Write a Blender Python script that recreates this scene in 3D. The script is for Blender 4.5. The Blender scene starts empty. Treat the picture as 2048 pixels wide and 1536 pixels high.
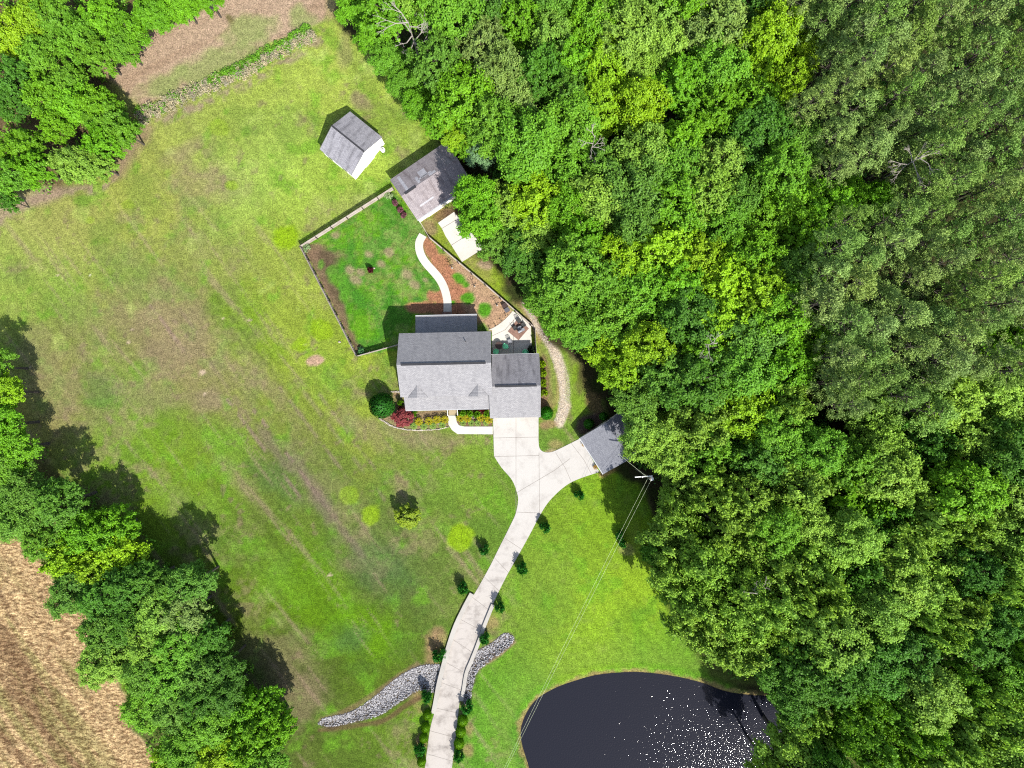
import bpy, math, random
import numpy as np
from mathutils import Vector

sc = bpy.context.scene
# ------------------------------------------------------------------ camera, sky, sun, exposure
H = 91.0                       # drone height; 24 mm lens on a 36 mm sensor looking straight down
F = 1365.33                    # focal length in photo pixels (photo 2048 x 1536)
cam_d = bpy.data.cameras.new('camera'); cam_d.lens = 24; cam_d.sensor_width = 36
cam_d.clip_start = 1; cam_d.clip_end = 6000
cam = bpy.data.objects.new('camera', cam_d); sc.collection.objects.link(cam)
cam.location = (0, 0, H); cam.rotation_euler = (0, 0, 0)
sc.camera = cam

SUN_EL = math.radians(50); SUN_AZ = math.atan2(0.49, -0.87)      # azimuth from +Y towards +X
sund = Vector((math.sin(SUN_AZ)*math.cos(SUN_EL), math.cos(SUN_AZ)*math.cos(SUN_EL), math.sin(SUN_EL)))
w = bpy.data.worlds.new('World'); sc.world = w; w.use_nodes = True
nt = w.node_tree; nt.nodes.clear()
wo = nt.nodes.new('ShaderNodeOutputWorld'); bg = nt.nodes.new('ShaderNodeBackground')
sky = nt.nodes.new('ShaderNodeTexSky'); sky.sky_type = 'NISHITA'; sky.sun_disc = False
sky.sun_elevation = SUN_EL; sky.sun_rotation = SUN_AZ; sky.air_density = 1.0; sky.dust_density = 1.2
tc = nt.nodes.new('ShaderNodeTexCoord')
cn = nt.nodes.new('ShaderNodeTexNoise'); cn.inputs['Scale'].default_value = 3.2; cn.inputs['Detail'].default_value = 7
cr = nt.nodes.new('ShaderNodeValToRGB'); cr.color_ramp.elements[0].position = .50; cr.color_ramp.elements[1].position = .72
cm = nt.nodes.new('ShaderNodeMix'); cm.data_type = 'RGBA'; cm.inputs['B'].default_value = (7, 7.2, 7.6, 1)
nt.links.new(tc.outputs['Generated'], cn.inputs['Vector'])
nt.links.new(cn.outputs['Fac'], cr.inputs['Fac']); nt.links.new(cr.outputs['Color'], cm.inputs['Factor'])
nt.links.new(sky.outputs['Color'], cm.inputs['A']); nt.links.new(cm.outputs['Result'], bg.inputs['Color'])
bg.inputs['Strength'].default_value = 0.112
nt.links.new(bg.outputs[0], wo.inputs['Surface'])
sd = bpy.data.lights.new('sun', 'SUN'); sd.energy = 4.45; sd.angle = math.radians(0.5); sd.color = (1, .96, .89)
so = bpy.data.objects.new('sun', sd); sc.collection.objects.link(so)
so.rotation_mode = 'QUATERNION'; so.rotation_quaternion = sund.to_track_quat('Z', 'Y'); so.location = sund*300
sc.view_settings.view_transform = 'Standard'; sc.view_settings.look = 'None'
sc.view_settings.exposure = 1.5; sc.view_settings.gamma = 1
sc.cycles.max_bounces = 6; sc.cycles.diffuse_bounces = 3; sc.cycles.transmission_bounces = 3
sc.cycles.glossy_bounces = 2; sc.cycles.use_denoising = False; sc.cycles.filter_width = 1.15; sc.cycles.sample_clamp_indirect = 4
K = 3.8                        # sunlit display value / albedo

def P(px, py, h=0.0):
    s = (H-h)/F
    return ((px-1024)*s, (768-py)*s, h)
def lin(c):
    c = np.asarray(c, float)/255.0
    return np.where(c <= .04045, c/12.92, ((c+.055)/1.055)**2.4)
def A(r, g, b, k=2.6):
    c = lin((r, g, b))/(k*K/2.6)
    return (float(c[0]), float(c[1]), float(c[2]), 1.0)
def smooth(a, b, x):
    t = np.clip((x-a)/(b-a), 0, 1); return t*t*(3-2*t)

# ------------------------------------------------------------------ numpy noise
def _h(ix, iy, s):
    n = (ix.astype(np.int64)*374761393 + iy.astype(np.int64)*668265263 + s*1442695041) & 0xffffffff
    n = ((n ^ (n >> 13))*1274126177) & 0xffffffff
    n = (n ^ (n >> 16)) & 0xffffffff
    return n/4294967295.0
def vnoise(x, y, s=0):
    ix = np.floor(x); iy = np.floor(y); fx = x-ix; fy = y-iy
    fx = fx*fx*(3-2*fx); fy = fy*fy*(3-2*fy)
    a = _h(ix, iy, s); b = _h(ix+1, iy, s); c = _h(ix, iy+1, s); d = _h(ix+1, iy+1, s)
    return (a*(1-fx)+b*fx)*(1-fy)+(c*(1-fx)+d*fx)*fy
def fbm(x, y, s=0, o=4):
    r = 0; a = .5; t = 0
    for i in range(o):
        r = r+a*vnoise(x, y, s+i*17); t += a; a *= .55; x = x*2.03+7.1; y = y*2.03+3.3
    return r/t

# ------------------------------------------------------------------ polygons
def catmull(pts, n=6, closed=True):
    pts = [np.array(p, float) for p in pts]; N = len(pts); out = []
    rng = range(N) if closed else range(N-1)
    for i in rng:
        if closed: p0, p1, p2, p3 = pts[i-1], pts[i], pts[(i+1) % N], pts[(i+2) % N]
        else: p0, p1, p2, p3 = pts[max(i-1, 0)], pts[i], pts[i+1], pts[min(i+2, N-1)]
        for k in range(n):
            t = k/n
            out.append(.5*((2*p1)+(p2-p0)*t+(2*p0-5*p1+4*p2-p3)*t*t+(3*p1-p0-3*p2+p3)*t**3))
    if not closed: out.append(pts[-1])
    return out
def inside(poly, X, Y):
    r = np.zeros(np.shape(X), bool); n = len(poly)
    for i in range(n):
        x1, y1 = poly[i]; x2, y2 = poly[(i+1) % n]
        if y1 == y2: continue
        c = ((y1 > Y) != (y2 > Y)) & (X < (x2-x1)*(Y-y1)/(y2-y1)+x1)
        r ^= c
    return r
def segdist(poly, X, Y, closed=True):
    d = np.full(np.shape(X), 1e9); n = len(poly)
    for i in range(n if closed else n-1):
        x1, y1 = poly[i]; x2, y2 = poly[(i+1) % n]
        dx, dy = x2-x1, y2-y1; L = dx*dx+dy*dy+1e-9
        t = np.clip(((X-x1)*dx+(Y-y1)*dy)/L, 0, 1)
        d = np.minimum(d, np.hypot(X-x1-t*dx, Y-y1-t*dy))
    return d
def sdist(poly, X, Y):
    d = segdist(poly, X, Y)
    return np.where(inside(poly, X, Y), -d, d)

# ------------------------------------------------------------------ objects, tags
col = sc.collection
def tag(o, label=None, cat=None, group=None, kind=None):
    if label: o['label'] = label
    if cat: o['category'] = cat
    if group: o['group'] = group
    if kind: o['kind'] = kind
    return o
def thing(name, label, cat, loc=(0, 0, 0), rz=0.0, group=None):
    o = bpy.data.objects.new(name, None); col.objects.link(o)
    o.location = loc; o.rotation_euler = (0, 0, rz); o.empty_display_size = .5
    return tag(o, label, cat, group)
class MB:
    def __init__(s): s.v = []; s.f = []; s.uv = []; s.hasuv = False
    def raw(s, v, f, uv=None):
        b = len(s.v); s.v += [tuple(p) for p in v]
        for i, q in enumerate(f):
            s.f.append(tuple(b+k for k in q)); s.uv.append(uv[i] if uv else None)
        if uv: s.hasuv = True
        return s
    def box(s, c, d, rz=0.0):
        cx, cy, cz = c; x, y, z = d[0]/2, d[1]/2, d[2]/2; ca, sa = math.cos(rz), math.sin(rz)
        v = []
        for k in (-1, 1):
            for (i, j) in ((-1, -1), (1, -1), (1, 1), (-1, 1)):
                v.append((cx+i*x*ca-j*y*sa, cy+i*x*sa+j*y*ca, cz+k*z))
        return s.raw(v, [(3, 2, 1, 0), (4, 5, 6, 7), (0, 1, 5, 4), (1, 2, 6, 5), (2, 3, 7, 6), (3, 0, 4, 7)])
    def tube(s, p0, p1, r0, r1=None, n=6, cap=True):
        if r1 is None: r1 = r0
        p0 = Vector(p0); p1 = Vector(p1); d = p1-p0
        if d.length < 1e-6: return s
        d.normalize(); u = d.orthogonal().normalized(); w_ = d.cross(u); v = []
        for (p, r) in ((p0, r0), (p1, r1)):
            for i in range(n):
                a = 2*math.pi*i/n; v.append(p+u*(r*math.cos(a))+w_*(r*math.sin(a)))
        f = [(i, (i+1) % n, n+(i+1) % n, n+i) for i in range(n)]
        if cap: f += [tuple(range(n-1, -1, -1)), tuple(range(n, 2*n))]
        return s.raw(v, f)
    def path(s, pts, r, n=6):
        for i in range(len(pts)-1):
            a = r[i] if isinstance(r, (list, tuple)) else r; b = r[i+1] if isinstance(r, (list, tuple)) else r
            s.tube(pts[i], pts[i+1], a, b, n)
        return s
    def prism(s, pts, z0, z1):
        n = len(pts); ar = sum(pts[i][0]*pts[(i+1) % n][1]-pts[(i+1) % n][0]*pts[i][1] for i in range(n))
        if ar < 0: pts = pts[::-1]
        v = [(p[0], p[1], z0) for p in pts]+[(p[0], p[1], z1) for p in pts]
        f = [tuple(range(n, 2*n)), tuple(range(n-1, -1, -1))]
        f += [(i, (i+1) % n, n+(i+1) % n, n+i) for i in range(n)]
        return s.raw(v, f)
    def ball(s, c, r, n=8, m=5, sq=(1, 1, 1), jit=0, rnd=None):
        v = []; f = []
        for j in range(m+1):
            th = math.pi*j/m
            for i in range(n):
                k = 1+(rnd.uniform(-jit, jit) if jit and 0 < j < m else 0)
                a = 2*math.pi*i/n
                v.append((c[0]+r*sq[0]*k*math.sin(th)*math.cos(a), c[1]+r*sq[1]*k*math.sin(th)*math.sin(a), c[2]+r*sq[2]*k*math.cos(th)))
        for j in range(m):
            for i in range(n):
                f.append((j*n+i, (j+1)*n+i, (j+1)*n+(i+1) % n, j*n+(i+1) % n))
        return s.raw(v, f)
    def build(s, name, mat, parent=None, smooth_=False, **kw):
        me = bpy.data.meshes.new(name); me.from_pydata(s.v, [], s.f)
        if s.hasuv:
            ul = me.uv_layers.new(name='UVMap'); k = 0
            for i, q in enumerate(s.f):
                for j in range(len(q)):
                    ul.data[k].uv = s.uv[i][j] if s.uv[i] else (0, 0); k += 1
        if smooth_: me.polygons.foreach_set('use_smooth', [True]*len(me.polygons))
        me.materials.append(mat); me.update()
        o = bpy.data.objects.new(name, me); col.objects.link(o); o.parent = parent
        return tag(o, **kw) if kw else o

# ------------------------------------------------------------------ materials
def newmat(name):
    m = bpy.data.materials.new(name); m.use_nodes = True; t = m.node_tree
    return m, t, t.nodes, t.links, t.nodes['Principled BSDF']
def N(t, typ, **kw):
    n = t.nodes.new(typ)
    for k, v in kw.items():
        if k in n.inputs: n.inputs[k].default_value = v
        else: setattr(n, k, v)
    return n
def mixc(t, fac, a, b, mode='MIX'):
    m = t.nodes.new('ShaderNodeMix'); m.data_type = 'RGBA'; m.blend_type = mode
    for key, v in (('Factor', fac), ('A', a), ('B', b)):
        if hasattr(v, 'links') or isinstance(v, bpy.types.NodeSocket): t.links.new(v, m.inputs[key])
        else: m.inputs[key].default_value = v
    return m.outputs['Result']
def ramp(t, src, a, b):
    m = t.nodes.new('ShaderNodeMapRange'); m.inputs['From Min'].default_value = a; m.inputs['From Max'].default_value = b
    m.interpolation_type = 'SMOOTHSTEP'
    t.links.new(src, m.inputs['Value']); return m.outputs['Result']
def noise(t, vec, scale, detail=3, rough=.55):
    n = N(t, 'ShaderNodeTexNoise'); n.inputs['Scale'].default_value = scale
    n.inputs['Detail'].default_value = detail; n.inputs['Roughness'].default_value = rough
    if vec: t.links.new(vec, n.inputs['Vector'])
    return n.outputs['Fac']
def bump(t, src, strength, dist, target):
    b = N(t, 'ShaderNodeBump'); b.inputs['Strength'].default_value = strength; b.inputs['Distance'].default_value = dist
    t.links.new(src, b.inputs['Height']); t.links.new(b.outputs[0], target)
def surf(name, c1, c2=None, s1=1.5, s2=14.0, rough=.85, amt=.6, fine=.25, bmp=.15, metal=0.0):
    m, t, ns, l, p = newmat(name)
    geo = N(t, 'ShaderNodeNewGeometry').outputs['Position']
    c2 = c2 or tuple(x*.7 for x in c1[:3])+(1,)
    f = ramp(t, noise(t, geo, s1, 4), .35, .7)
    mm = N(t, 'ShaderNodeMath', operation='MULTIPLY'); l.new(f, mm.inputs[0]); mm.inputs[1].default_value = amt
    c = mixc(t, mm.outputs[0], c1, c2)
    fn = noise(t, geo, s2, 2)
    mr = N(t, 'ShaderNodeMapRange'); l.new(fn, mr.inputs['Value'])
    mr.inputs['From Min'].default_value = .3; mr.inputs['From Max'].default_value = .7
    mr.inputs['To Min'].default_value = 1-fine; mr.inputs['To Max'].default_value = 1+fine
    c = mixc(t, 1.0, c, mr.outputs['Result'], 'MULTIPLY')
    l.new(c, p.inputs['Base Color']); p.inputs['Roughness'].default_value = rough; p.inputs['Metallic'].default_value = metal
    p.inputs['Specular IOR Level'].default_value = .3
    if bmp: bump(t, fn, bmp, .02, p.inputs['Normal'])
    return m
def leafmat(name, trans=.28, hue=(1.32, 1.25, .78)):
    m, t, ns, l, p = newmat(name); ns.remove(p)
    oi = N(t, 'ShaderNodeObjectInfo'); at = N(t, 'ShaderNodeAttribute', attribute_name='v')
    v = at.outputs['Fac']
    warm = mixc(t, 1.0, oi.outputs['Color'], (hue[0], hue[1], hue[2], 1), 'MULTIPLY')
    cool = mixc(t, 1.0, oi.outputs['Color'], (.52, .60, .50, 1), 'MULTIPLY')
    c = mixc(t, v, cool, warm)
    d = N(t, 'ShaderNodeBsdfDiffuse'); tr = N(t, 'ShaderNodeBsdfTranslucent')
    g = N(t, 'ShaderNodeBsdfGlossy', Roughness=.6); g.inputs['Color'].default_value = (1, 1, 1, 1)
    l.new(c, d.inputs['Color'])
    tcol = mixc(t, 1.0, c, (1.25, 1.25, .6, 1), 'MULTIPLY'); l.new(tcol, tr.inputs['Color'])
    m1 = N(t, 'ShaderNodeMixShader'); m1.inputs[0].default_value = trans
    l.new(d.outputs[0], m1.inputs[1]); l.new(tr.outputs[0], m1.inputs[2])
    m2 = N(t, 'ShaderNodeMixShader'); m2.inputs[0].default_value = .010
    l.new(m1.outputs[0], m2.inputs[1]); l.new(g.outputs[0], m2.inputs[2])
    l.new(m2.outputs[0], ns['Material Output'].inputs['Surface'])
    return m
def shingle(name, c, dark, streak=.45, tint=None):
    m, t, ns, l, p = newmat(name)
    uv = N(t, 'ShaderNodeUVMap').outputs[0]
    b = N(t, 'ShaderNodeTexBrick'); l.new(uv, b.inputs['Vector'])
    b.inputs['Scale'].default_value = 1; b.inputs['Brick Width'].default_value = .32; b.inputs['Row Height'].default_value = .15
    b.inputs['Mortar Size'].default_value = .014; b.inputs['Mortar Smooth'].default_value = .3
    b.inputs['Color1'].default_value = (1, 1, 1, 1); b.inputs['Color2'].default_value = (.78, .78, .8, 1); b.inputs['Mortar'].default_value = (.55, .55, .57, 1)
    mp = N(t, 'ShaderNodeMapping'); l.new(uv, mp.inputs[0]); mp.inputs['Scale'].default_value = (1.3, .28, 1)
    st = ramp(t, noise(t, mp.outputs[0], 1.0, 5, .6), .42, .75)
    mm = N(t, 'ShaderNodeMath', operation='MULTIPLY'); l.new(st, mm.inputs[0]); mm.inputs[1].default_value = streak
    base = mixc(t, mm.outputs[0], c, dark)
    gr = N(t, 'ShaderNodeMapRange'); l.new(noise(t, uv, 9, 3), gr.inputs['Value'])
    gr.inputs['From Min'].default_value = .3; gr.inputs['From Max'].default_value = .7; gr.inputs['To Min'].default_value = .78; gr.inputs['To Max'].default_value = 1.2
    base = mixc(t, 1.0, base, b.outputs['Color'], 'MULTIPLY'); base = mixc(t, 1.0, base, gr.outputs[0], 'MULTIPLY')
    l.new(base, p.inputs['Base Color']); p.inputs['Roughness'].default_value = .95; p.inputs['Specular IOR Level'].default_value = .15
    bump(t, b.outputs['Fac'], .3, -.01, p.inputs['Normal'])
    return m

M = {}
M['leaf'] = leafmat('leaf'); M['needle'] = leafmat('needle', .16, (1.35, 1.28, .95))
M['flower'] = leafmat('flower', .2, (1.2, 1.1, 1.0))
M['bark'] = surf('bark', A(120, 110, 98), A(80, 70, 60), 6, 40)
M['deadwood'] = surf('dead_wood', A(225, 215, 200), A(170, 160, 150), 6, 40)
M['white'] = surf('white_siding', (.72, .71, .68, 1), (.62, .61, .58, 1), .8, 30, .6, .4, .04, 0)
M['cream'] = surf('cream_trim', (.6, .56, .46, 1), (.5, .46, .38, 1), .8, 30, .6, .4, .04, 0)
M['roof'] = shingle('grey_shingle', A(208, 206, 208, 2.5), A(148, 147, 150, 2.5), .28)
M['roof_dark'] = shingle('weathered_shingle', A(196, 194, 200, 2.1), A(112, 110, 116, 2.3), .8)
M['roof_brown'] = shingle('brown_grey_shingle', A(200, 190, 192, 2.1), A(134, 118, 118, 2.3), .75)
M['roof_car'] = shingle('pale_grey_shingle', A(185, 187, 196), A(150, 152, 162), .35)
M['vent'] = surf('dark_vent', A(70, 70, 75), A(55, 55, 60))
M['glass'] = surf('window_glass', (.03, .04, .05, 1), None, 1, 5, .08, .3, .05, 0)
M['gutter'] = surf('gutter', (.26, .265, .275, 1), None, 2, 20, .4, .3, .05, 0)
M['conc'] = surf('concrete', A(238, 232, 222, 2.7), A(205, 196, 186, 2.7), .35, 9, .9, .55, .07, .08)
M['conc_path'] = surf('pale_concrete', A(246, 242, 232, 2.15), A(228, 220, 206, 2.15), .5, 9, .9, .5, .05, .08)
M['joint'] = surf('joint', A(190, 180, 170), A(158, 150, 142))
M['wood'] = surf('fence_board', A(225, 212, 202, 1.9), A(190, 172, 160, 1.9), 1.2, 25, .9, .7, .15)
M['post'] = surf('fence_post', A(110, 98, 88), A(80, 70, 62), 2, 25)
M['steps'] = surf('step_wood', A(225, 205, 165), A(195, 170, 130), 2, 20)
M['brick'] = surf('brick', A(190, 150, 132), A(150, 112, 100), 3.5, 12, .9, .8, .25)
M['black'] = surf('black_metal', (.02, .02, .02, 1), None, 2, 20, .5)
M['chest_brown'] = surf('brown_plastic', A(85, 60, 55), None, 2, 20, .6)
M['chest_grey'] = surf('grey_plastic', A(120, 118, 128), None, 2, 20, .6)
M['greenplastic'] = surf('green_plastic', (.16, .62, .32, 1), None, 2, 20, .5, .3, .1, 0)
M['steel'] = surf('grey_metal', A(190, 192, 200), None, 2, 20, .4)
M['rock'] = surf('riprap', A(205, 203, 208), A(110, 110, 122), 2.2, 9, .9, .9, .3)
M['rock_pale'] = surf('pale_stone', A(245, 235, 220), A(205, 185, 165), 2, 9, .9, .8, .2)
M['straw'] = leafmat('dry_stem', .1)
M['wire'] = surf('wire', (.36, .40, .26, 1), None)
M['pole'] = surf('pole_wood', A(150, 135, 120), None, 3, 25)
M['porcelain'] = surf('pole_fitting', (.42, .42, .41, 1), None, 3, 25, .5)

# ground: painted base colour (an attribute, darker green towards the lower centre) times fine procedural grass grain
def groundmat():
    m, t, ns, l, p = newmat('ground')
    geo = N(t, 'ShaderNodeNewGeometry').outputs['Position']
    c = N(t, 'ShaderNodeAttribute', attribute_name='Col').outputs['Color']
    st = N(t, 'ShaderNodeAttribute', attribute_name='straw').outputs['Fac']
    def mul(c, sc_, lo, hi, det=2, vec=geo, fa=.32, fb=.68):
        mr = N(t, 'ShaderNodeMapRange'); l.new(noise(t, vec, sc_, det, .7), mr.inputs['Value'])
        mr.inputs['From Min'].default_value = fa; mr.inputs['From Max'].default_value = fb
        mr.inputs['To Min'].default_value = lo; mr.inputs['To Max'].default_value = hi
        return mixc(t, 1.0, c, mr.outputs[0], 'MULTIPLY')
    c = mul(c, 1.6, .70, 1.30, 5); c = mul(c, 6.0, .38, 1.62, 4)
    # colour grain: dry blades among green ones
    f = ramp(t, noise(t, geo, 5.0, 5, .75), .56, .70)
    mm = N(t, 'ShaderNodeMath', operation='MULTIPLY'); l.new(f, mm.inputs[0]); mm.inputs[1].default_value = .6
    dry = mixc(t, 1.0, c, (1.35, .98, 1.7, 1), 'MULTIPLY')
    c = mixc(t, mm.outputs[0], c, dry)
    f2 = ramp(t, noise(t, geo, 3.3, 5, .75), .58, .72)
    m2 = N(t, 'ShaderNodeMath', operation='MULTIPLY'); l.new(f2, m2.inputs[0]); m2.inputs[1].default_value = .65
    lush = mixc(t, 1.0, c, (.62, .92, .55, 1), 'MULTIPLY')
    c = mixc(t, m2.outputs[0], c, lush)
    mp = N(t, 'ShaderNodeMapping'); l.new(geo, mp.inputs[0]); mp.inputs['Rotation'].default_value = (0, 0, math.radians(55)); mp.inputs['Scale'].default_value = (1, 3.2, 1)
    mpw = N(t, 'ShaderNodeMapping'); l.new(geo, mpw.inputs[0]); mpw.inputs['Rotation'].default_value = (0, 0, math.radians(-40)); mpw.inputs['Scale'].default_value = (1, 2.2, 1)
    sn = noise(t, mp.outputs[0], .9, 6, .75); sn2 = noise(t, mpw.outputs[0], 1.4, 5, .8)
    add = N(t, 'ShaderNodeMath', operation='MULTIPLY'); l.new(sn, add.inputs[0]); l.new(sn2, add.inputs[1])
    sf = ramp(t, add.outputs[0], .17, .34)
    cs = mixc(t, sf, mixc(t, 1.0, c, (.40, .32, .26, 1), 'MULTIPLY'), mixc(t, 1.0, c, (1.4, 1.38, 1.25, 1), 'MULTIPLY'))
    c = mixc(t, st, c, cs)
    l.new(c, p.inputs['Base Color']); p.inputs['Roughness'].default_value = 1; p.inputs['Specular IOR Level'].default_value = .05
    bump(t, noise(t, geo, 9, 4, .7), .5, .08, p.inputs['Normal'])
    return m
M['ground'] = groundmat()

# ------------------------------------------------------------------ ground outlines, in photo pixels on the ground plane
POND = catmull([(1046, 1480), (1050, 1445), (1072, 1408), (1108, 1384), (1150, 1368), (1200, 1355), (1270, 1350), (1335, 1356), (1400, 1370), (1450, 1388), (1500, 1396),
                (1560, 1402), (1620, 1440), (1650, 1510), (1640, 1620), (1540, 1720), (1350, 1760), (1180, 1720), (1090, 1620), (1060, 1530)], 6)
RIP_W = catmull([(637, 1449), (648, 1436), (700, 1424), (745, 1396), (788, 1360), (828, 1336), (872, 1328), (888, 1340), (880, 1378), (858, 1386), (838, 1380), (800, 1404), (760, 1430), (715, 1442), (665, 1453)], 4)
RIP_E = catmull([(925, 1330), (955, 1302), (982, 1286), (1004, 1268), (1020, 1268), (1028, 1280), (1010, 1300), (978, 1324), (955, 1344), (945, 1374), (938, 1406), (924, 1400)], 4)
WHEAT = [(-400, 1010), (0, 1060), (30, 1075), (60, 1100), (120, 1170), (190, 1260), (230, 1330), (250, 1440), (300, 1500), (320, 1560), (420, 1900), (-400, 1900)]
TANF = catmull([(215, 100), (300, 62), (400, 25), (440, -10), (640, -40), (655, 20), (610, 55), (520, 95), (430, 145), (330, 195), (280, 215), (240, 175), (205, 140)], 5)
YARD = [(606, 495), (787, 381), (838, 440), (858, 477), (972, 570), (1063, 648), (1066, 708), (795, 700), (716, 712)]
FOREST = [(684, -200), (700, 20), (745, 90), (800, 150), (860, 220), (895, 262), (925, 300), (935, 340), (940, 400), (950, 470), (1005, 525), (1045, 580), (1110, 670), (1165, 700), (1215, 790), (1245, 850),
          (1255, 930), (1310, 960), (1330, 1040), (1320, 1130), (1380, 1250), (1450, 1340), (1530, 1380), (1600, 1400), (1660, 1480), (1680, 1800), (2600, 1800), (2600, -200)]

gx = np.concatenate([-np.geomspace(1800, 78, 26)[:-1], np.arange(-77, 77.01, .25), np.geomspace(78, 1800, 26)[1:]])
gy = np.concatenate([-np.geomspace(1800, 59, 26)[:-1], np.arange(-58.5, 58.51, .25), np.geomspace(59, 1800, 26)[1:]])
X, Y = np.meshgrid(gx, gy); S15 = F/H
PX = 1024+X*S15; PY = 768-Y*S15
CP = [(300,400,165,178,92),(450,230,165,185,95),(600,150,165,190,90),(500,330,165,197,100),(700,130,172,190,95),(780,230,160,190,85),(620,400,160,190,85),
(120,450,165,172,105),(60,560,150,175,88),(250,550,145,165,80),(400,560,150,165,95),(560,560,155,172,85),(150,700,135,152,85),(300,640,148,146,98),(350,700,152,142,104),
(480,640,145,175,60),(580,700,150,175,70),(700,760,150,175,70),(120,800,156,156,92),(250,800,120,155,70),(430,780,140,147,88),(600,860,130,150,70),(720,900,142,160,75),
(850,900,145,160,80),(950,890,125,160,65),(250,900,125,165,55),(400,900,115,152,50),(350,980,125,160,45),(550,950,112,132,62),(700,1000,117,135,68),(850,1000,120,150,60),
(980,980,115,152,55),(450,1080,105,137,48),(600,1080,106,132,50),(750,1100,110,134,70),(900,1130,115,142,60),(500,1200,107,137,32),(620,1180,112,152,25),(720,1230,95,137,20),
(800,1170,106,120,66),(560,1300,95,112,45),(680,1330,95,125,35),(800,1310,102,126,45),(600,1400,97,106,60),(700,1500,100,132,45),(620,1500,100,116,50),(800,1450,115,147,45),
(1150,1050,140,176,50),(1220,1000,145,190,40),(1100,1150,140,176,60),(1250,1200,162,200,50),(1200,1300,146,186,50),(1020,1250,130,166,55),(1000,1400,110,170,50),
(970,1500,106,166,50),(1300,1330,120,176,50),(1400,1350,110,166,40),(1110,870,110,150,60),(1150,780,150,186,50),(1000,560,160,195,50),(960,520,150,172,70),(300,300,165,178,100)]
num = np.zeros(X.shape+(3,)); den = np.zeros(X.shape)
wxn = PX+46*(fbm(X/5, Y/5, 3)-.5)*2; wyn = PY+46*(fbm(X/5, Y/5, 9)-.5)*2
for (cx, cy, r, g, b) in CP:
    d2 = (wxn-cx)**2+(wyn-cy)**2; wgt = np.exp(-d2/(2*62**2))+1e4/(d2+1e3)**2*1e-2
    den += wgt; num += wgt[..., None]*np.array(A(r, g, b)[:3])
COL = num/den[..., None]
def paint(mask, c, st=1.0):
    global COL
    a = (np.clip(mask, 0, 1)*st)[..., None]; COL = COL*(1-a)+np.array(c[:3])*a
n1 = fbm(X/2.4, Y/2.4, 21, 5); n2 = fbm(X/7, Y/7, 31, 4); n3 = fbm(X/1.1, Y/1.1, 41, 4); n4 = fbm(X/4, Y/4, 51, 5)
COL = COL*(0.86+.28*n4)[..., None]
warmth = (1-smooth(950, 1050, PX))*(1-.8*smooth(880, 1150, PY))
COL = COL*np.stack([1+.17*warmth, 1+.12*warmth, 1-.14*warmth], -1)
right = smooth(960, 1060, PX)*smooth(900, 960, PY)
dryreg = 1-.8*right
lush = smooth(.55, .75, n1); paint(lush, A(122, 182, 45), .6)
paint(smooth(.5, .62, fbm(X/1.6, Y/1.6, 81, 5))*smooth(.4, .6, n2), A(146, 156, 88), .3*dryreg)
paint(smooth(.5, .7, fbm(X/5, Y/5, 82, 5)), A(96, 142, 52), .3)
paint(smooth(.56, .74, n2)*smooth(.4, .6, n3), A(172, 152, 118), .45*dryreg)
paint(smooth(.62, .74, n3)*smooth(.46, .62, n4), A(150, 132, 102), .6*dryreg)
paint(smooth(.62, .78, fbm(X/3.2, Y/3.2, 71, 4)), A(192, 214, 108), .7*(1-smooth(650, 800, PY)))
def blob(cx, cy, rx, ry, c, st=1.0, ang=0, soft=.25, warp=.75, ns=2.2):
    a = math.radians(ang); dx = PX-cx; dy = PY-cy
    u = (dx*math.cos(a)+dy*math.sin(a))/rx; v = (-dx*math.sin(a)+dy*math.cos(a))/ry
    d = np.hypot(u, v)+warp*(fbm(X/ns, Y/ns, int(cx) % 97, 4)-.5)*2
    paint(1-smooth(1-soft, 1+soft, d), c, st)
def stroke(pts, wpx, c, st=1.0, soft=.6, cut=.0, ns=2.0, sp=True):
    if sp: pts = catmull(pts, 5, False)
    d = segdist(pts, PX, PY, False)/wpx+.8*(fbm(X/ns, Y/ns, int(pts[0][0]) % 89, 4)-.5)
    m = 1-smooth(1-soft, 1+soft, d)
    if cut: m = m*smooth(cut, cut+.2, fbm(X/1.2, Y/1.2, 5, 4))
    paint(m, c, st)
# brown and pinkish worn ground, tracks, lime patches
BR = A(168, 148, 118); PK = A(178, 155, 132); TAN = A(196, 172, 140)
for b in [(330, 640, 130, 75, 30, .35), (370, 690, 110, 80, 50, .35), (120, 780, 60, 110, -20, .45), (720, 200, 22, 14, 40, .7), (820, 215, 16, 12, 20, .7), (410, 370, 70, 40, 20, .45), (370, 300, 40, 16, -30, .5),
          (560, 1320, 60, 60, 30, .4), (600, 1400, 60, 50, 0, .45), (470, 950, 70, 16, 50, .3), (800, 860, 100, 18, 10, .45), (720, 850, 60, 20, 40, .4), (850, 885, 60, 14, 0, .4), (290, 790, 50, 35, 20, .4), (250, 520, 60, 18, 20, .3),
          (420, 800, 26, 22, 0, .6), (540, 780, 50, 18, 40, .4), (690, 90, 12, 50, 0, .4), (1140, 720, 10, 30, 10, .4), (705, 430, 40, 50, -30, .25), (640, 440, 30, 40, 0, .25)]:
    blob(b[0], b[1], b[2], b[3], BR, b[5], b[4], .6, .9)
for b in [(250, 545, 70, 40), (360, 1000, 60, 40), (120, 600, 60, 40), (660, 760, 40, 30), (880, 960, 60, 35), (560, 1160, 70, 40), (450, 880, 50, 30)]:
    blob(b[0], b[1], b[2], b[3], A(130, 172, 60), .45, 20, .6, 1.1)
for b in [(480, 625, 58, 50, .55), (510, 690, 60, 30, .4), (640, 1190, 90, 60, .5), (740, 1270, 60, 45, .8), (640, 1120, 50, 40, .3), (330, 860, 20, 28, .5)]:
    blob(b[0], b[1], b[2], b[3], A(112, 160, 22), b[4], 20, .45, .7)
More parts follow.
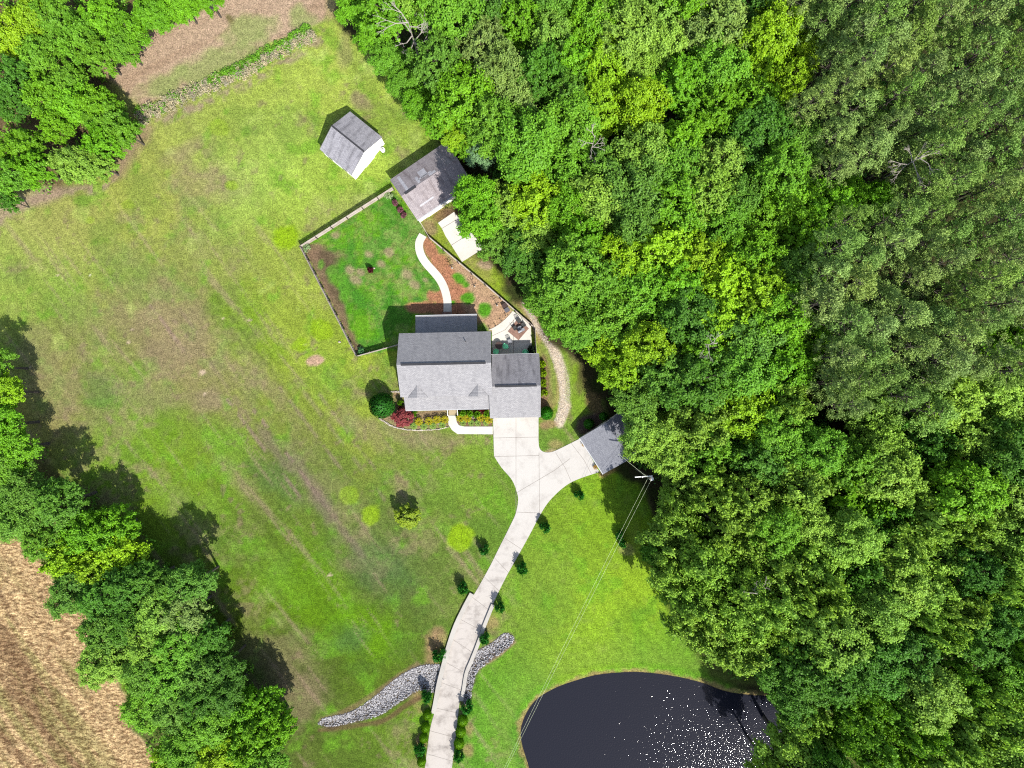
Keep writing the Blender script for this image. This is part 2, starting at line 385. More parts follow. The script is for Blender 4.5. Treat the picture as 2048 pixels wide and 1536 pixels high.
for b in [(750, 1130, 75, 45, .35), (700, 1270, 36, 26, .45), (560, 960, 60, 25, .3), (200, 780, 40, 30, .3)]:
    blob(b[0], b[1], b[2], b[3], A(88, 120, 82), b[4], 30, .6, .7)
ym0 = inside(YARD, PX, PY)*1.0
# mown stripes and wheel tracks running down and to the right
ta = math.radians(53)
cross = -(PX)*math.sin(ta)+PY*math.cos(ta); along = PX*math.cos(ta)+PY*math.sin(ta)
stripe = .5+.5*np.sin((cross+6*(fbm(X/6, Y/6, 77)-.5))/7.5*2*math.pi*.5)
sm = (1-smooth(880, 1000, PX))*smooth(300, 420, PX)*smooth(560, 700, PY)*(1-smooth(1250, 1420, PY))
COL = COL*(1+(.16*(stripe-.5)*sm*smooth(.35, .65, n2))[..., None])
ds = fbm(cross/15/.45, along/15/7, 301, 4); ds2 = fbm(cross/15/.9, along/15/12, 302, 3)
dm0 = (1-right)*(1-ym0)
COL = COL*(1+((ds-.5)*.34+(ds2-.5)*.25)*dm0)[..., None]
paint(smooth(.58, .74, ds2)*smooth(.45, .6, ds)*smooth(350, 500, PY), A(172, 146, 124), .5*dm0)
sr = right*.12*np.sin(cross/16*math.pi); COL = COL*(1+(sr*.5)[..., None])
for (x0, y0, L, st, w_) in [(455, 800, 250, .75, 3.2), (508, 820, 270, .85, 3.6), (560, 775, 240, .5, 3), (590, 760, 300, .35, 3.5), (215, 835, 150, .45, 3), (300, 610, 110, .6, 2.6), (318, 600, 120, .5, 2.6), (345, 600, 90, .4, 2.6), (640, 790, 220, .4, 3), (700, 850, 180, .35, 3), (400, 700, 160, .3, 3), (760, 870, 140, .3, 3)]:
    stroke([(x0, y0), (x0+L*.3*.6, y0+L*.3*.8), (x0+L*.6, y0+L*.8)], w_, A(170, 142, 130), st, .7, .38)
for b in [(650, 1010, 46, 13), (560, 910, 60, 10), (620, 960, 60, 12), (700, 1080, 40, 8)]: blob(b[0], b[1], b[2], b[3], A(140, 122, 110), .55, 53, .6, 1.0)
stroke([(0, 445), (40, 415), (110, 385), (200, 375), (240, 330), (280, 265), (340, 235), (450, 190), (560, 130), (640, 80)], 9, PK, .8, .7, .36)
stroke([(0, 425), (60, 400), (110, 385)], 16, A(190, 165, 140), .7, .6)
stroke([(230, 340), (262, 290), (290, 262)], 20, A(178, 155, 120), .75, .5)
blob(631, 722, 20, 10, A(215, 180, 150), 1, -12, .2, .5); blob(405, 745, 6, 4, A(225, 200, 170), .9); blob(180, 552, 3, 2, A(230, 225, 200), .9)
for (a, b) in [(348, 676), (446, 636), (499, 640), (257, 684), (264, 660), (409, 788), (115, 551), (60, 735), (610, 690), (660, 1150)]: blob(a, b, 3.5, 2.5, A(235, 210, 180), .8, 0, .4)
for b in [(430, 640, 150, 70, 40), (330, 740, 120, 60, 50), (470, 780, 110, 50, 50), (560, 860, 120, 50, 52), (640, 960, 120, 40, 53), (200, 640, 90, 60, 30), (640, 560, 60, 40, 20), (420, 480, 120, 40, 20), (820, 940, 90, 30, 45), (700, 1090, 100, 40, 50)]:
    u_ = fbm(X/2.2, Y/2.2, 200+int(b[0]) % 50, 5); a0 = COL.copy(); blob(b[0], b[1], b[2], b[3], A(160, 142, 112), .28, b[4], .7, .9); k_ = smooth(.42, .66, u_)[..., None]; COL = a0*(1-k_)+COL*k_
LIME = A(158, 198, 28)
for b in [(574, 474, 28, 24, .9), (742, 1031, 20, 22, .75), (920, 1076, 26, 26, .85), (601, 691, 15, 16, .75), (645, 659, 20, 18, .7), (465, 371, 15, 13, .6), (700, 990, 18, 16, .5), (437, 255, 20, 16, .4), (180, 440, 8, 8, .4), (255, 410, 12, 9, .4)]:
    blob(b[0], b[1], b[2], b[3], LIME, b[4], 0, .2, .55)
# tan strip field at the top
tf = sdist(TANF, PX, PY)+26*(fbm(X/4, Y/4, 8)-.5)
paint(1-smooth(-6, 6, tf), A(208, 180, 150)); tt = 1-smooth(-6, 6, tf)
tx = fbm((X*math.cos(.5)+Y*math.sin(.5))/6, (-X*math.sin(.5)+Y*math.cos(.5))/.7, 12, 4)
paint(tt*smooth(.45, .7, tx), A(182, 152, 124), .5)
for b in [(430, 130, 90, 30, -30), (500, 60, 45, 25, -20), (330, 170, 50, 22, -30), (600, 40, 24, 22, 0)]: blob(b[0], b[1], b[2], b[3], A(160, 178, 100), .75, b[4], .5, .9)
blob(460, 38, 14, 9, A(125, 118, 70), .9, 45)
blob(640, 15, 30, 20, A(190, 160, 130), .7, 0, .5)
# fenced yard
yd = sdist(YARD, PX, PY); ym = (yd < 0).astype(float)
paint(ym, A(98, 158, 54)); paint(ym*smooth(.42, .6, n1), A(118, 180, 35), .8); paint(ym*smooth(.48, .62, n3)*smooth(700, 790, PX), A(150, 178, 92), .65); paint(ym*smooth(.55, .68, fbm(X/.8, Y/.8, 92, 4)), A(160, 160, 95), .45)
paint(ym*smooth(.52, .6, fbm(X/2, Y/2, 91, 5))*(1-smooth(790, 850, PX)), A(60, 140, 30), .4)
def yblob(*a, **k):
    global COL
    old = COL.copy(); blob(*a, **k); COL = np.where(ym[..., None] > 0, COL, old)
for b in [(640, 545, 26, 50, -27), (668, 610, 16, 60, -27), (690, 665, 14, 45, -27), (620, 505, 30, 14, -32), (650, 515, 30, 22, 0), (706, 700, 16, 12, 0)]: yblob(b[0], b[1], b[2], b[3], A(150, 124, 100), .9, b[4], .25, .6)
for b in [(655, 525, 16, 24), (672, 590, 8, 40), (700, 690, 12, 12)]: yblob(b[0], b[1], b[2], b[3], A(100, 88, 66), .6, -27, .4, .8)
for b in [(675, 560, 22, 12), (665, 545, 10, 14), (642, 530, 6, 10), (690, 595, 12, 18)]: yblob(b[0], b[1], b[2], b[3], A(105, 170, 50), .7, 0, .3, .8)
for b in [(737, 507, 10, 8), (778, 504, 8, 7), (762, 528, 10, 8), (712, 560, 12, 9), (700, 540, 10, 8), (815, 548, 14, 10), (829, 570, 10, 7), (852, 560, 8, 5), (722, 545, 8, 6), (670, 470, 10, 8)]: yblob(b[0], b[1], b[2], b[3], A(185, 165, 130), .8, 30, .4, .8)
# bare red soil round the curved path, tan soil east of it
for b in [(862, 500, 12, 26, -20), (885, 535, 20, 28, -35), (912, 565, 22, 30, -30), (885, 600, 14, 24, 0), (925, 600, 34, 22, 0), (865, 590, 12, 16, 0), (845, 615, 30, 12, 0), (905, 620, 70, 14, 0)]: yblob(b[0], b[1], b[2], b[3], A(200, 140, 108), .95, b[4], .2, .4)
for b in [(935, 545, 40, 16, 42), (970, 585, 46, 24, 42), (985, 625, 40, 30, 30), (1000, 640, 24, 24, 0), (960, 620, 30, 30, 0), (915, 520, 30, 10, 42)]: yblob(b[0], b[1], b[2], b[3], A(212, 175, 140), .95, b[4], .2, .5)
for b in [(920, 558, 18, 10, 35), (938, 595, 15, 13, 0), (972, 618, 12, 14, 20), (933, 570, 10, 8, 0), (905, 605, 8, 5, 0)]: yblob(b[0], b[1], b[2], b[3], A(100, 172, 42), 1, b[4], .25, .7)
for (a, b) in [(835, 600), (870, 565), (862, 560), (872, 578)]: yblob(a, b, 10, 6, A(85, 150, 60), .8)
# ground outside the east fence, side yard
blob(965, 535, 60, 22, A(178, 165, 105), .5, 42, .5, .9); blob(1010, 545, 30, 40, A(160, 198, 35), .8, -30, .4, .7)
blob(858, 452, 20, 12, A(170, 150, 110), .9, 40, .4, .6); blob(885, 430, 24, 14, A(150, 118, 88), .9, -35, .4, .5); blob(922, 430, 30, 20, A(120, 95, 75), .9, 0, .4, .5)
blob(975, 530, 14, 8, A(205, 175, 150), .8, 10, .4, .9)
stroke([(1045, 600), (1070, 640), (1090, 680), (1100, 720), (1105, 760), (1100, 800)], 15, A(200, 165, 125), .75, .5)
stroke([(1088, 690), (1100, 730), (1104, 770), (1102, 800)], 10, A(130, 170, 60), .7, .5)
GRAV = catmull([(1048, 602), (1060, 625), (1075, 655), (1092, 680), (1108, 705), (1120, 735), (1128, 765), (1129, 795), (1125, 825), (1118, 845)], 5, False)
gw = 7+smooth(1100, 1125, PX)*5
gd = segdist(GRAV, PX, PY, False)/gw+.7*(fbm(X/1.5, Y/1.5, 66, 4)-.5)
paint(1-smooth(.7, 1.3, gd), A(232, 214, 190, 2.2), .95)
stroke([(1128, 700), (1136, 740), (1137, 800)], 6, A(140, 175, 60), .6, .7)
blob(1105, 905, 16, 8, A(205, 178, 145), .85, 0, .4, .8); blob(1112, 890, 14, 10, A(180, 160, 110), .7, 0, .4, .8)
stroke([(1205, 948), (1225, 938), (1250, 930)], 8, A(205, 170, 110), .85, .5)
blob(1318, 1000, 22, 46, A(125, 100, 78), .95, -8, .3, .6); blob(1290, 950, 40, 12, A(110, 88, 66), .9, 10, .3, .6); blob(1185, 790, 14, 50, A(140, 112, 84), .85, -20, .4, .8)
blob(1165, 760, 10, 22, A(120, 110, 70), .6, 10); blob(1180, 850, 30, 18, A(110, 85, 85), .9, -30, .3, .5)
blob(1253, 1100, 14, 10, A(180, 175, 110), .6)
# flower beds in front of the house
BED = [(759, 836), (779, 849), (795, 855), (818, 859), (843, 860), (870, 859), (897, 853), (897, 815), (800, 780), (786, 783), (788, 812)]
paint((sdist(BED, PX, PY) < 0)*1.0, A(172, 148, 112)); paint((sdist(BED, PX, PY) < 0)*smooth(.45, .6, n3), A(150, 165, 90), .5)
BED2 = [(912, 815), (986, 815), (986, 853), (918, 853), (912, 844)]
paint((sdist(BED2, PX, PY) < 0)*1.0, A(150, 120, 96)); paint(1-smooth(8, 12, np.hypot((PX-1086)/1.0, (PY-770)/6.0)), A(140, 110, 92), .9)
blob(1092, 790, 14, 60, A(165, 135, 105), .5); blob(1095, 850, 20, 8, A(185, 150, 115), .7)
# driveway verge
for (a, b, c_) in [(868, 1290, 22), (880, 1270, 16), (862, 1320, 22), (985, 1250, 16), (975, 1300, 18), (840, 1420, 16), (938, 1460, 14), (935, 1500, 12), (840, 1480, 14), (832, 1390, 18)]: blob(a, b, c_*.8, c_, A(190, 150, 118), .6, -15, .5, .9)
stroke([(640, 1460), (720, 1450), (770, 1440), (810, 1412), (850, 1390)], 5, A(120, 95, 70), .8, .6)
stroke([(640, 1440), (700, 1418), (745, 1390), (800, 1350), (835, 1328)], 5, A(150, 120, 95), .6, .6)
stroke([(1028, 1284), (1005, 1304), (970, 1326), (950, 1342)], 4, A(205, 170, 140), .8, .6)
# forest floor, left row floor, top-left floor
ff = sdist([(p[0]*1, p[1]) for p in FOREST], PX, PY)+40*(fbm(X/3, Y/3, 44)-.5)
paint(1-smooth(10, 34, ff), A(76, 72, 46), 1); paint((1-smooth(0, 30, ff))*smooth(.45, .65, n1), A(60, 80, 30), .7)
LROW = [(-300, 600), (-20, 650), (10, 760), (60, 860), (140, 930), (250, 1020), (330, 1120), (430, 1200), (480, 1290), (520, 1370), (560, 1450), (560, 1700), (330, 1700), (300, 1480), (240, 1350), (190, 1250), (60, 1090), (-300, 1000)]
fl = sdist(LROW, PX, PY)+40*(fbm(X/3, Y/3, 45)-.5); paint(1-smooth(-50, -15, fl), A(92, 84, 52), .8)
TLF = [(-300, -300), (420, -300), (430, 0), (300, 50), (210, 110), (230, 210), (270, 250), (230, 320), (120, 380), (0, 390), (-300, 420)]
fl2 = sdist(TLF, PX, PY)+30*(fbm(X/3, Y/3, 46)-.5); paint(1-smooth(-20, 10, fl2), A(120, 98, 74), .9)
# cut wheat field
wd = sdist(WHEAT, PX, PY)+30*(fbm(X/3, Y/3, 47)-.5); wm = 1-smooth(-4, 8, wd)
paint(wm, A(228, 199, 154)); ra = math.radians(54)
wa = (PX*math.cos(ra)+PY*math.sin(ra))/15; wc = (-PX*math.sin(ra)+PY*math.cos(ra))/15
deep = smooth(20, 110, -sdist(WHEAT, PX, PY))
paint(wm*smooth(.40, .62, fbm(wa/7, wc/1.3, 48, 4))*(.35+.65*deep), A(156, 128, 98), .85)
paint(wm*smooth(.5, .66, fbm(wa/10, wc/1.6, 49, 4))*deep, A(160, 158, 100), .7)
paint(wm*(1-smooth(.2, .9, np.abs(wc-4.6)*1.0))*0, BR, 1)
# pond bank
pdm = sdist(POND, PX, PY)/S15
paint(1-smooth(.3, 1.0, pdm+1.6*(n3-.5)), A(170, 145, 100), .8); paint((1-smooth(.0, .35, pdm+.5*(n3-.5))), A(110, 70, 52), .9); paint(1-smooth(-.2, .05, pdm), A(50, 45, 40))
paint((1-smooth(1.0, 7.0, pdm+3*(n2-.5)))*smooth(1.2, 2.2, pdm), A(150, 178, 75), .4)
Z = np.zeros(X.shape)
Z -= .45*(1-smooth(-.1, 1.2, pdm)); Z -= 1.2*smooth(0, 5, -pdm)
rw = np.minimum(sdist(RIP_W, PX, PY), sdist(RIP_E, PX, PY))/S15
Z -= .35*smooth(-.3, 1.1, -rw); paint(1-smooth(-.1, .25, rw+.4*(n3-.5)), A(120, 105, 92), .95)
wheat_rel = (.34*(fbm(X/.9, Y/.7, 61, 4)-.5)+.3*(fbm(wa/3, wc/.5, 62, 3)-.5))*wm; Z += wheat_rel
def ground_z(x, y):
    i = np.clip(np.searchsorted(gx, x), 1, len(gx)-1); j = np.clip(np.searchsorted(gy, y), 1, len(gy)-1)
    return Z[j, i]
ny, nx = X.shape
me = bpy.data.meshes.new('ground')
verts = np.stack([X, Y, Z], -1).reshape(-1, 3).astype(np.float32)
idx = np.arange(nx*ny).reshape(ny, nx)
quads = np.stack([idx[:-1, :-1], idx[:-1, 1:], idx[1:, 1:], idx[1:, :-1]], -1).reshape(-1, 4)
def mesh_np(me, verts, quads):
    n = quads.shape[1]
    me.vertices.add(len(verts)); me.vertices.foreach_set('co', verts.astype(np.float32).ravel())
    me.loops.add(quads.size); me.loops.foreach_set('vertex_index', quads.astype(np.int32).ravel())
    me.polygons.add(len(quads)); me.polygons.foreach_set('loop_start', np.arange(0, quads.size, n, dtype=np.int32))
    me.update(calc_edges=True)
mesh_np(me, verts, quads)
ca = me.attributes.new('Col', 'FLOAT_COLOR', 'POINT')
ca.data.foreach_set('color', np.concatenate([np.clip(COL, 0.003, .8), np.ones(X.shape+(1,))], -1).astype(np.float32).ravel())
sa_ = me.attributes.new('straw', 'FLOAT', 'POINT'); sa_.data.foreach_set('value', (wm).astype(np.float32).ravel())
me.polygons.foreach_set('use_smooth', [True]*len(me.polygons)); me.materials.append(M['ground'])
g = bpy.data.objects.new('ground', me); col.objects.link(g); tag(g, 'grassy ground of lawn, meadow, bare soil and cut field', 'ground', kind='structure')

# water
def watermat():
    m, t, ns, l, p = newmat('pond_water')
    geo = N(t, 'ShaderNodeNewGeometry').outputs['Position']
    p.inputs['Base Color'].default_value = (.008, .0085, .0125, 1); p.inputs['Roughness'].default_value = .035; p.inputs['IOR'].default_value = 1.33
    a = noise(t, geo, 5.4, 1, .5)
    p.inputs['Specular IOR Level'].default_value = .12
    bump(t, a, .5, .042, p.inputs['Normal']); return m
mb = MB(); mb.raw([P(x, y)[:2]+(-.36,) for (x, y) in [(1030, 1335), (1030, 1800), (1700, 1800), (1700, 1335)]], [(0, 1, 2, 3)])
mb.build('pond_water', watermat(), label='dark blue pond water with sun glitter', cat='water', kind='structure')

# ------------------------------------------------------------------ paved surfaces
def px2(pts): return [P(*p)[:2] for p in pts]
DL = catmull([(988, 912), (1003, 935), (1024, 960), (1034, 985), (1036, 1003), (1031, 1028), (1018, 1056), (998, 1096), (979, 1134), (958, 1172), (940, 1203), (916, 1250), (903, 1288), (893, 1325), (883, 1365), (875, 1405), (862, 1450), (855, 1495), (849, 1545), (845, 1600)], 4, False)
DR = catmull([(1199, 944), (1165, 955), (1138, 967), (1114, 986), (1094, 1008), (1078, 1034), (1059, 1070), (1038, 1108), (1017, 1145), (998, 1182), (984, 1212), (965, 1250), (951, 1290), (940, 1318), (929, 1345), (923, 1380), (919, 1405), (914, 1450), (908, 1500), (903, 1545), (898, 1600)], 4, False)
TOPR = catmull([(1160, 877), (1122, 896), (1103, 904), (1088, 904), (1079, 896), (1077, 880)], 4, False)
drive = [(986, 833)]+[tuple(p) for p in DL]+[tuple(p) for p in DR[::-1]]+[tuple(p) for p in TOPR]+[(1077, 833)]
def concdrive():
    m, t, ns, l, p = newmat('driveway_concrete')
    geo = N(t, 'ShaderNodeNewGeometry').outputs['Position']
    sx = N(t, 'ShaderNodeSeparateXYZ'); l.new(geo, sx.inputs[0])
    g_ = N(t, 'ShaderNodeMapRange'); l.new(sx.outputs['Y'], g_.inputs['Value']); g_.inputs['From Min'].default_value = -14; g_.inputs['From Max'].default_value = -34
    c = mixc(t, g_.outputs[0], A(240, 235, 228, 2.4), A(230, 221, 212, 2.4))
    f = ramp(t, noise(t, geo, .55, 6, .65), .45, .72)
    f2 = N(t, 'ShaderNodeMapRange'); l.new(g_.outputs[0], f2.inputs['Value']); f2.inputs['To Min'].default_value = .3; f2.inputs['To Max'].default_value = .75
    mm = N(t, 'ShaderNodeMath', operation='MULTIPLY'); l.new(f, mm.inputs[0]); l.new(f2.outputs[0], mm.inputs[1])
    c = mixc(t, mm.outputs[0], c, A(160, 150, 142, 2.4))
    mp = N(t, 'ShaderNodeMapping'); l.new(geo, mp.inputs[0]); mp.inputs['Rotation'].default_value = (0, 0, math.radians(-75)); mp.inputs['Scale'].default_value = (.3, 1.3, 1)
    f3 = ramp(t, noise(t, mp.outputs[0], 1.2, 4), .55, .75)
    m3 = N(t, 'ShaderNodeMath', operation='MULTIPLY'); l.new(f3, m3.inputs[0]); l.new(g_.outputs[0], m3.inputs[1])
    m4 = N(t, 'ShaderNodeMath', operation='MULTIPLY'); l.new(m3.outputs[0], m4.inputs[0]); m4.inputs[1].default_value = .45
    c = mixc(t, m4.outputs[0], c, A(135, 128, 124, 2.4))
    fn = N(t, 'ShaderNodeMapRange'); l.new(noise(t, geo, 12, 2), fn.inputs['Value']); fn.inputs['To Min'].default_value = .9; fn.inputs['To Max'].default_value = 1.1
    c = mixc(t, 1.0, c, fn.outputs[0], 'MULTIPLY')
    l.new(c, p.inputs['Base Color']); p.inputs['Roughness'].default_value = .9; p.inputs['Specular IOR Level'].default_value = .25
    return m
dv = MB().prism(px2(drive), -.4, .05).build('driveway', concdrive(), label='pale concrete driveway curving from the garage to the road', cat='driveway', kind='structure')
def strips(lines, wd_, z):
    mb = MB()
    for pts in lines:
        q = [np.array(P(*p)[:2]) for p in pts]
        for i in range(len(q)-1):
            d = q[i+1]-q[i]; L = np.hypot(*d); n_ = np.array((-d[1], d[0]))/L*wd_/2
            mb.raw([tuple(q[i]-n_)+(z,), tuple(q[i+1]-n_)+(z,), tuple(q[i+1]+n_)+(z,), tuple(q[i]+n_)+(z,)], [(0, 1, 2, 3)])
    return mb
jl = [[(1032, 836), (1032, 1024)], [(987, 876), (1077, 874)], [(988, 913), (1078, 911)], [(1078, 905), (1079, 1030)], [(1034, 985), (1110, 940), (1140, 917)], [(1111, 905), (1130, 935), (1142, 962)], [(1142, 886), (1168, 920), (1183, 948)], [(1033, 1024), (1082, 1026)]]
acc = 0.0
for i in range(22, len(DL)-2):
    acc += math.hypot(*(DL[i]-DL[i-1]))
    if acc > 41:
        acc = 0.0; dq = min(DR, key=lambda q: math.hypot(q[0]-DL[i][0], q[1]-DL[i][1]-9)); jl.append([tuple(DL[i]), tuple(dq)])
strips(jl, .05, .056).build('joint_lines', M['joint'], dv)
# low kerb walls where the drive crosses the ditch
def ribbon(pts, w_, z0, z1, name, mat, **kw):
    pts = [np.array(p, float) for p in catmull(pts, 5, False)]; L = []; R = []
    for i, p in enumerate(pts):
        d = pts[min(i+1, len(pts)-1)]-pts[max(i-1, 0)]; d /= np.hypot(*d); n_ = np.array((-d[1], d[0]))*w_/2
        L.append(tuple(p+n_)); R.append(tuple(p-n_))
    return MB().prism(px2(L+R[::-1]), z0, z1).build(name, mat, **kw)
ribbon([(944, 1186), (927, 1218), (911, 1252), (898, 1290), (888, 1327), (878, 1367), (871.5, 1403), (867, 1425)], 9, -.5, .32, 'kerb_wall', M['conc'], label='long low concrete wall on the left edge of the driveway', cat='wall', group='low walls beside the driveway')
ribbon([(986, 1208), (969, 1250), (955, 1290), (944, 1318), (933, 1345), (927, 1380), (923, 1400)], 7, -.5, .30, 'kerb_wall', M['conc'], label='low concrete wall on the right edge of the driveway', cat='wall', group='low walls beside the driveway')
path = ribbon([(846, 470), (839, 484), (839, 500), (845, 516), (855, 530), (866, 542), (879, 558), (888, 575), (893, 592), (895, 606), (895, 628)], 16, -.2, .06, 'garden_path', M['conc_path'], label='white curved path through the fenced yard', cat='path', kind='structure')
fp = [(896, 831), (897, 849), (904, 860), (915, 868), (985.5, 868.5), (985.5, 853), (928, 853), (918, 850.5), (913.5, 844), (911.5, 831)]
MB().prism(px2(fp), -.2, .07).build('front_walk', M['conc_path'], label='pale concrete walk to the front steps', cat='path', kind='structure')
slab = [(876, 446), (908, 424), (968, 496), (924, 524), (891, 472), (884, 457)]
so_ = MB().prism(px2(slab), -.2, .05).build('side_slab', M['conc_path'], label='concrete apron beside the far garage', cat='pavement', kind='structure')
strips([[(884, 457), (912, 440)], [(902, 491), (932, 472)]], .07, .056).build('joint_lines', M['joint'], so_)
pat = [(984, 660)]+[tuple(p) for p in catmull([(976, 660.5), (993, 652), (1007, 641.5), (1018.6, 630), (1025.4, 622)], 4, False)]+[(1036, 629), (1048, 639), (1061.5, 651), (1064.5, 712), (984, 712)]
po = MB().prism(px2(pat), -.2, .05).build('patio', M['conc_path'], label='pale concrete patio behind the house', cat='patio', kind='structure')
strips([[(1027, 710), (1027, 640)], [(984, 684), (1063, 684)], [(984, 672), (1010, 660), (1036, 630)]], .06, .056).build('joint_lines', M['joint'], po)

# ------------------------------------------------------------------ buildings
def slab_roof(mb, corners, th=.14):
    """corners: 4 points (eave a, eave b, ridge b, ridge a), top face, with UV in metres"""
    c = [Vector(p) for p in corners]; u = (c[1]-c[0]).normalized(); n_ = (c[1]-c[0]).cross(c[3]-c[0]).normalized()
    if n_.z < 0: n_ = -n_
    vv = n_.cross(u)
    uvt = [((p-c[0]).dot(u), (p-c[0]).dot(vv)) for p in c]
    lo = [p-Vector((0, 0, th)) for p in c]
    mb.raw(c+lo, [(0, 1, 2, 3), (7, 6, 5, 4), (0, 4, 5, 1), (1, 5, 6, 2), (2, 6, 7, 3), (3, 7, 4, 0)], [uvt, [uvt[3], uvt[2], uvt[1], uvt[0]], [(0, 0)]*4, [(0, 0)]*4, [(0, 0)]*4, [(0, 0)]*4])
def gable_roof(L, D, he, hr, cx=0, cy=0, name='roof', mat=None, parent=None, x0=None, x1=None):
    x0 = cx-L/2 if x0 is None else x0; x1 = cx+L/2 if x1 is None else x1
    mb = MB()
    slab_roof(mb, [(x0, cy-D/2, he), (x1, cy-D/2, he), (x1, cy, hr), (x0, cy, hr)])
    slab_roof(mb, [(x1, cy+D/2, he), (x0, cy+D/2, he), (x0, cy, hr), (x1, cy, hr)])
    return mb.build(name, mat, parent)
def gable_wall(L, D, he, hr, ov, cx=0, cy=0, name='wall', mat=None, parent=None):
    x = L/2-ov; y = D/2-ov; zt = he+(hr-he)*(ov/(D/2))-.16; zr = hr-.16
    v = [(cx-x, cy-y, 0), (cx+x, cy-y, 0), (cx+x, cy+y, 0), (cx-x, cy+y, 0), (cx-x, cy-y, zt), (cx+x, cy-y, zt), (cx+x, cy+y, zt), (cx-x, cy+y, zt), (cx-x, cy, zr), (cx+x, cy, zr)]
    return MB().raw(v, [(0, 1, 5, 4), (2, 3, 7, 6), (1, 2, 6, 9, 5), (3, 0, 4, 8, 7), (4, 5, 9, 8), (6, 7, 8, 9)]).build(name, mat, parent)
def window(par, x, y, z, w_, h_, side, name='window'):
    """side: 's','n' faces -y/+y ; 'w','e' faces -x/+x"""
    if side in 'sn':
        s = -1 if side == 's' else 1
        f = MB().box((x, y+s*.03, z), (w_+.2, .06, h_+.2)).build(name, M['cream'], par)
        MB().box((x, y+s*.07, z), (w_, .03, h_)).build('pane', M['glass'], f)
    else:
        s = -1 if side == 'w' else 1
        f = MB().box((x+s*.03, y, z), (.06, w_+.2, h_+.2)).build(name, M['cream'], par)
        MB().box((x+s*.07, y, z), (.03, w_, h_)).build('pane', M['glass'], f)
    return f
def door(par, x, y, w_, h_, side, mat='cream', name='door', z=0):
    if side in 'sn':
        s = -1 if side == 's' else 1
        d = MB().box((x, y+s*.04, z+h_/2), (w_, .08, h_)).build(name, M[mat], par)
        MB().box((x+w_*.38, y+s*.1, z+1), (.08, .06, .08)).build('handle', M['black'], d)
    else:
        s = -1 if side == 'w' else 1
        d = MB().box((x+s*.04, y, z+h_/2), (.08, w_, h_)).build(name, M[mat], par)
        MB().box((x+s*.1, y+w_*.38, z+1), (.06, .08, .08)).build('handle', M['black'], d)
    return d

# main house
hx, hy, _ = P(899.5, 731)
hs = thing('house', 'large white house with grey shingle roofs and attached garage, beside the driveway', 'house', (hx, hy, 0), math.radians(1.3))
gable_wall(11.7, 8.1, 5.6, 8.0, .35, mat=M['white'], parent=hs)
rf = gable_roof(11.5, 8.0, 5.6, 8.0, mat=M['roof'], parent=hs)
MB().box((-.05, 0, 8.03), (10.3, .26, .1)).build('ridge_vent', M['vent'], rf)
MB().tube((2.6, 2.75, 6.3), (2.6, 2.75, 6.75), .06, n=8).build('vent_pipe', M['black'], rf)
for (x, dx) in ((-3.54, 0), (4.02, 0)):
    mb = MB(); za = 5.6+(4.0-2.6)/4.0*2.4+.05; yf = -4.1; ze = 5.63
    a = (x, -2.55, za); f_ = (x, yf, za); l_ = (x-1.28, yf, ze); r_ = (x+1.28, yf, ze)
    mb.raw([a, f_, l_, r_, (x-1.2, yf, ze-.1), (x+1.2, yf, ze-.1)], [(0, 2, 1), (0, 1, 3)], [[(0, 1.3), (1.2, 0), (0, 0)], [(0, 1.3), (0, 0), (1.2, 0)]])
    dm = mb.build('dormer', M['roof'], hs)
    MB().raw([(x, -4.08, za-.06), (x-1.05, -4.08, ze), (x+1.05, -4.08, ze), (x-1.05, -4.08, 4.3), (x+1.05, -4.08, 4.3), (x, -3.9, za-.06), (x-1.05, -3.6, ze), (x+1.05, -3.6, ze)], [(0, 1, 2), (1, 3, 4, 2)]).build('gable_wall', M['white'], dm)
# porch: shallow roof in front, posts, deck
mb = MB(); slab_roof(mb, [(-5.55, -5.75, 3.15), (5.75, -5.75, 3.15), (5.75, -3.72, 4.3), (-5.55, -3.72, 4.3)], .12); pr = mb.build('porch_roof', M['roof'], hs)
MB().box((0.1, -5.79, 3.07), (11.2, .07, .1)).build('gutter', M['gutter'], pr)
MB().box((0.1, -4.75, .25), (10.9, 1.9, .5)).build('porch_deck', M['steps'], hs)
for x in (-5.2, -3.0, -.75, 1.2, 3.3, 5.2): MB().box((x, -5.55, 1.78), (.16, .16, 2.55)).build('porch_post', M['white'], hs)
st = MB()
for k in range(3): st.box((.33, -5.85-.3*k, .42-.14*k-.07), (1.15, .32, .42-.14*k))
st.build('front_steps', M['steps'], hs)
for x in (-.33, .98): MB().path([(x, -5.65, 1.3), (x, -6.6, .95)], .035).path([(x, -6.6, 0), (x, -6.6, .97)], .035).build('handrail', M['white'], hs)
door(hs, .3, -3.70, .95, 2.1, 's', 'chest_brown', z=.5)
for x in (-4.3, -2.2, 2.6, 4.6): window(hs, x, -3.70, 1.7, .9, 1.4, 's')
for x in (-4.3, -2.2, .3, 2.8): window(hs, x, 3.70, 4.5, .9, 1.0, 'n')
for (y, z) in ((-2, 1.7), (1.8, 1.7), (-1.3, 4.8), (1.3, 4.8)): window(hs, -5.5, y, z, .9, 1.3, 'w')
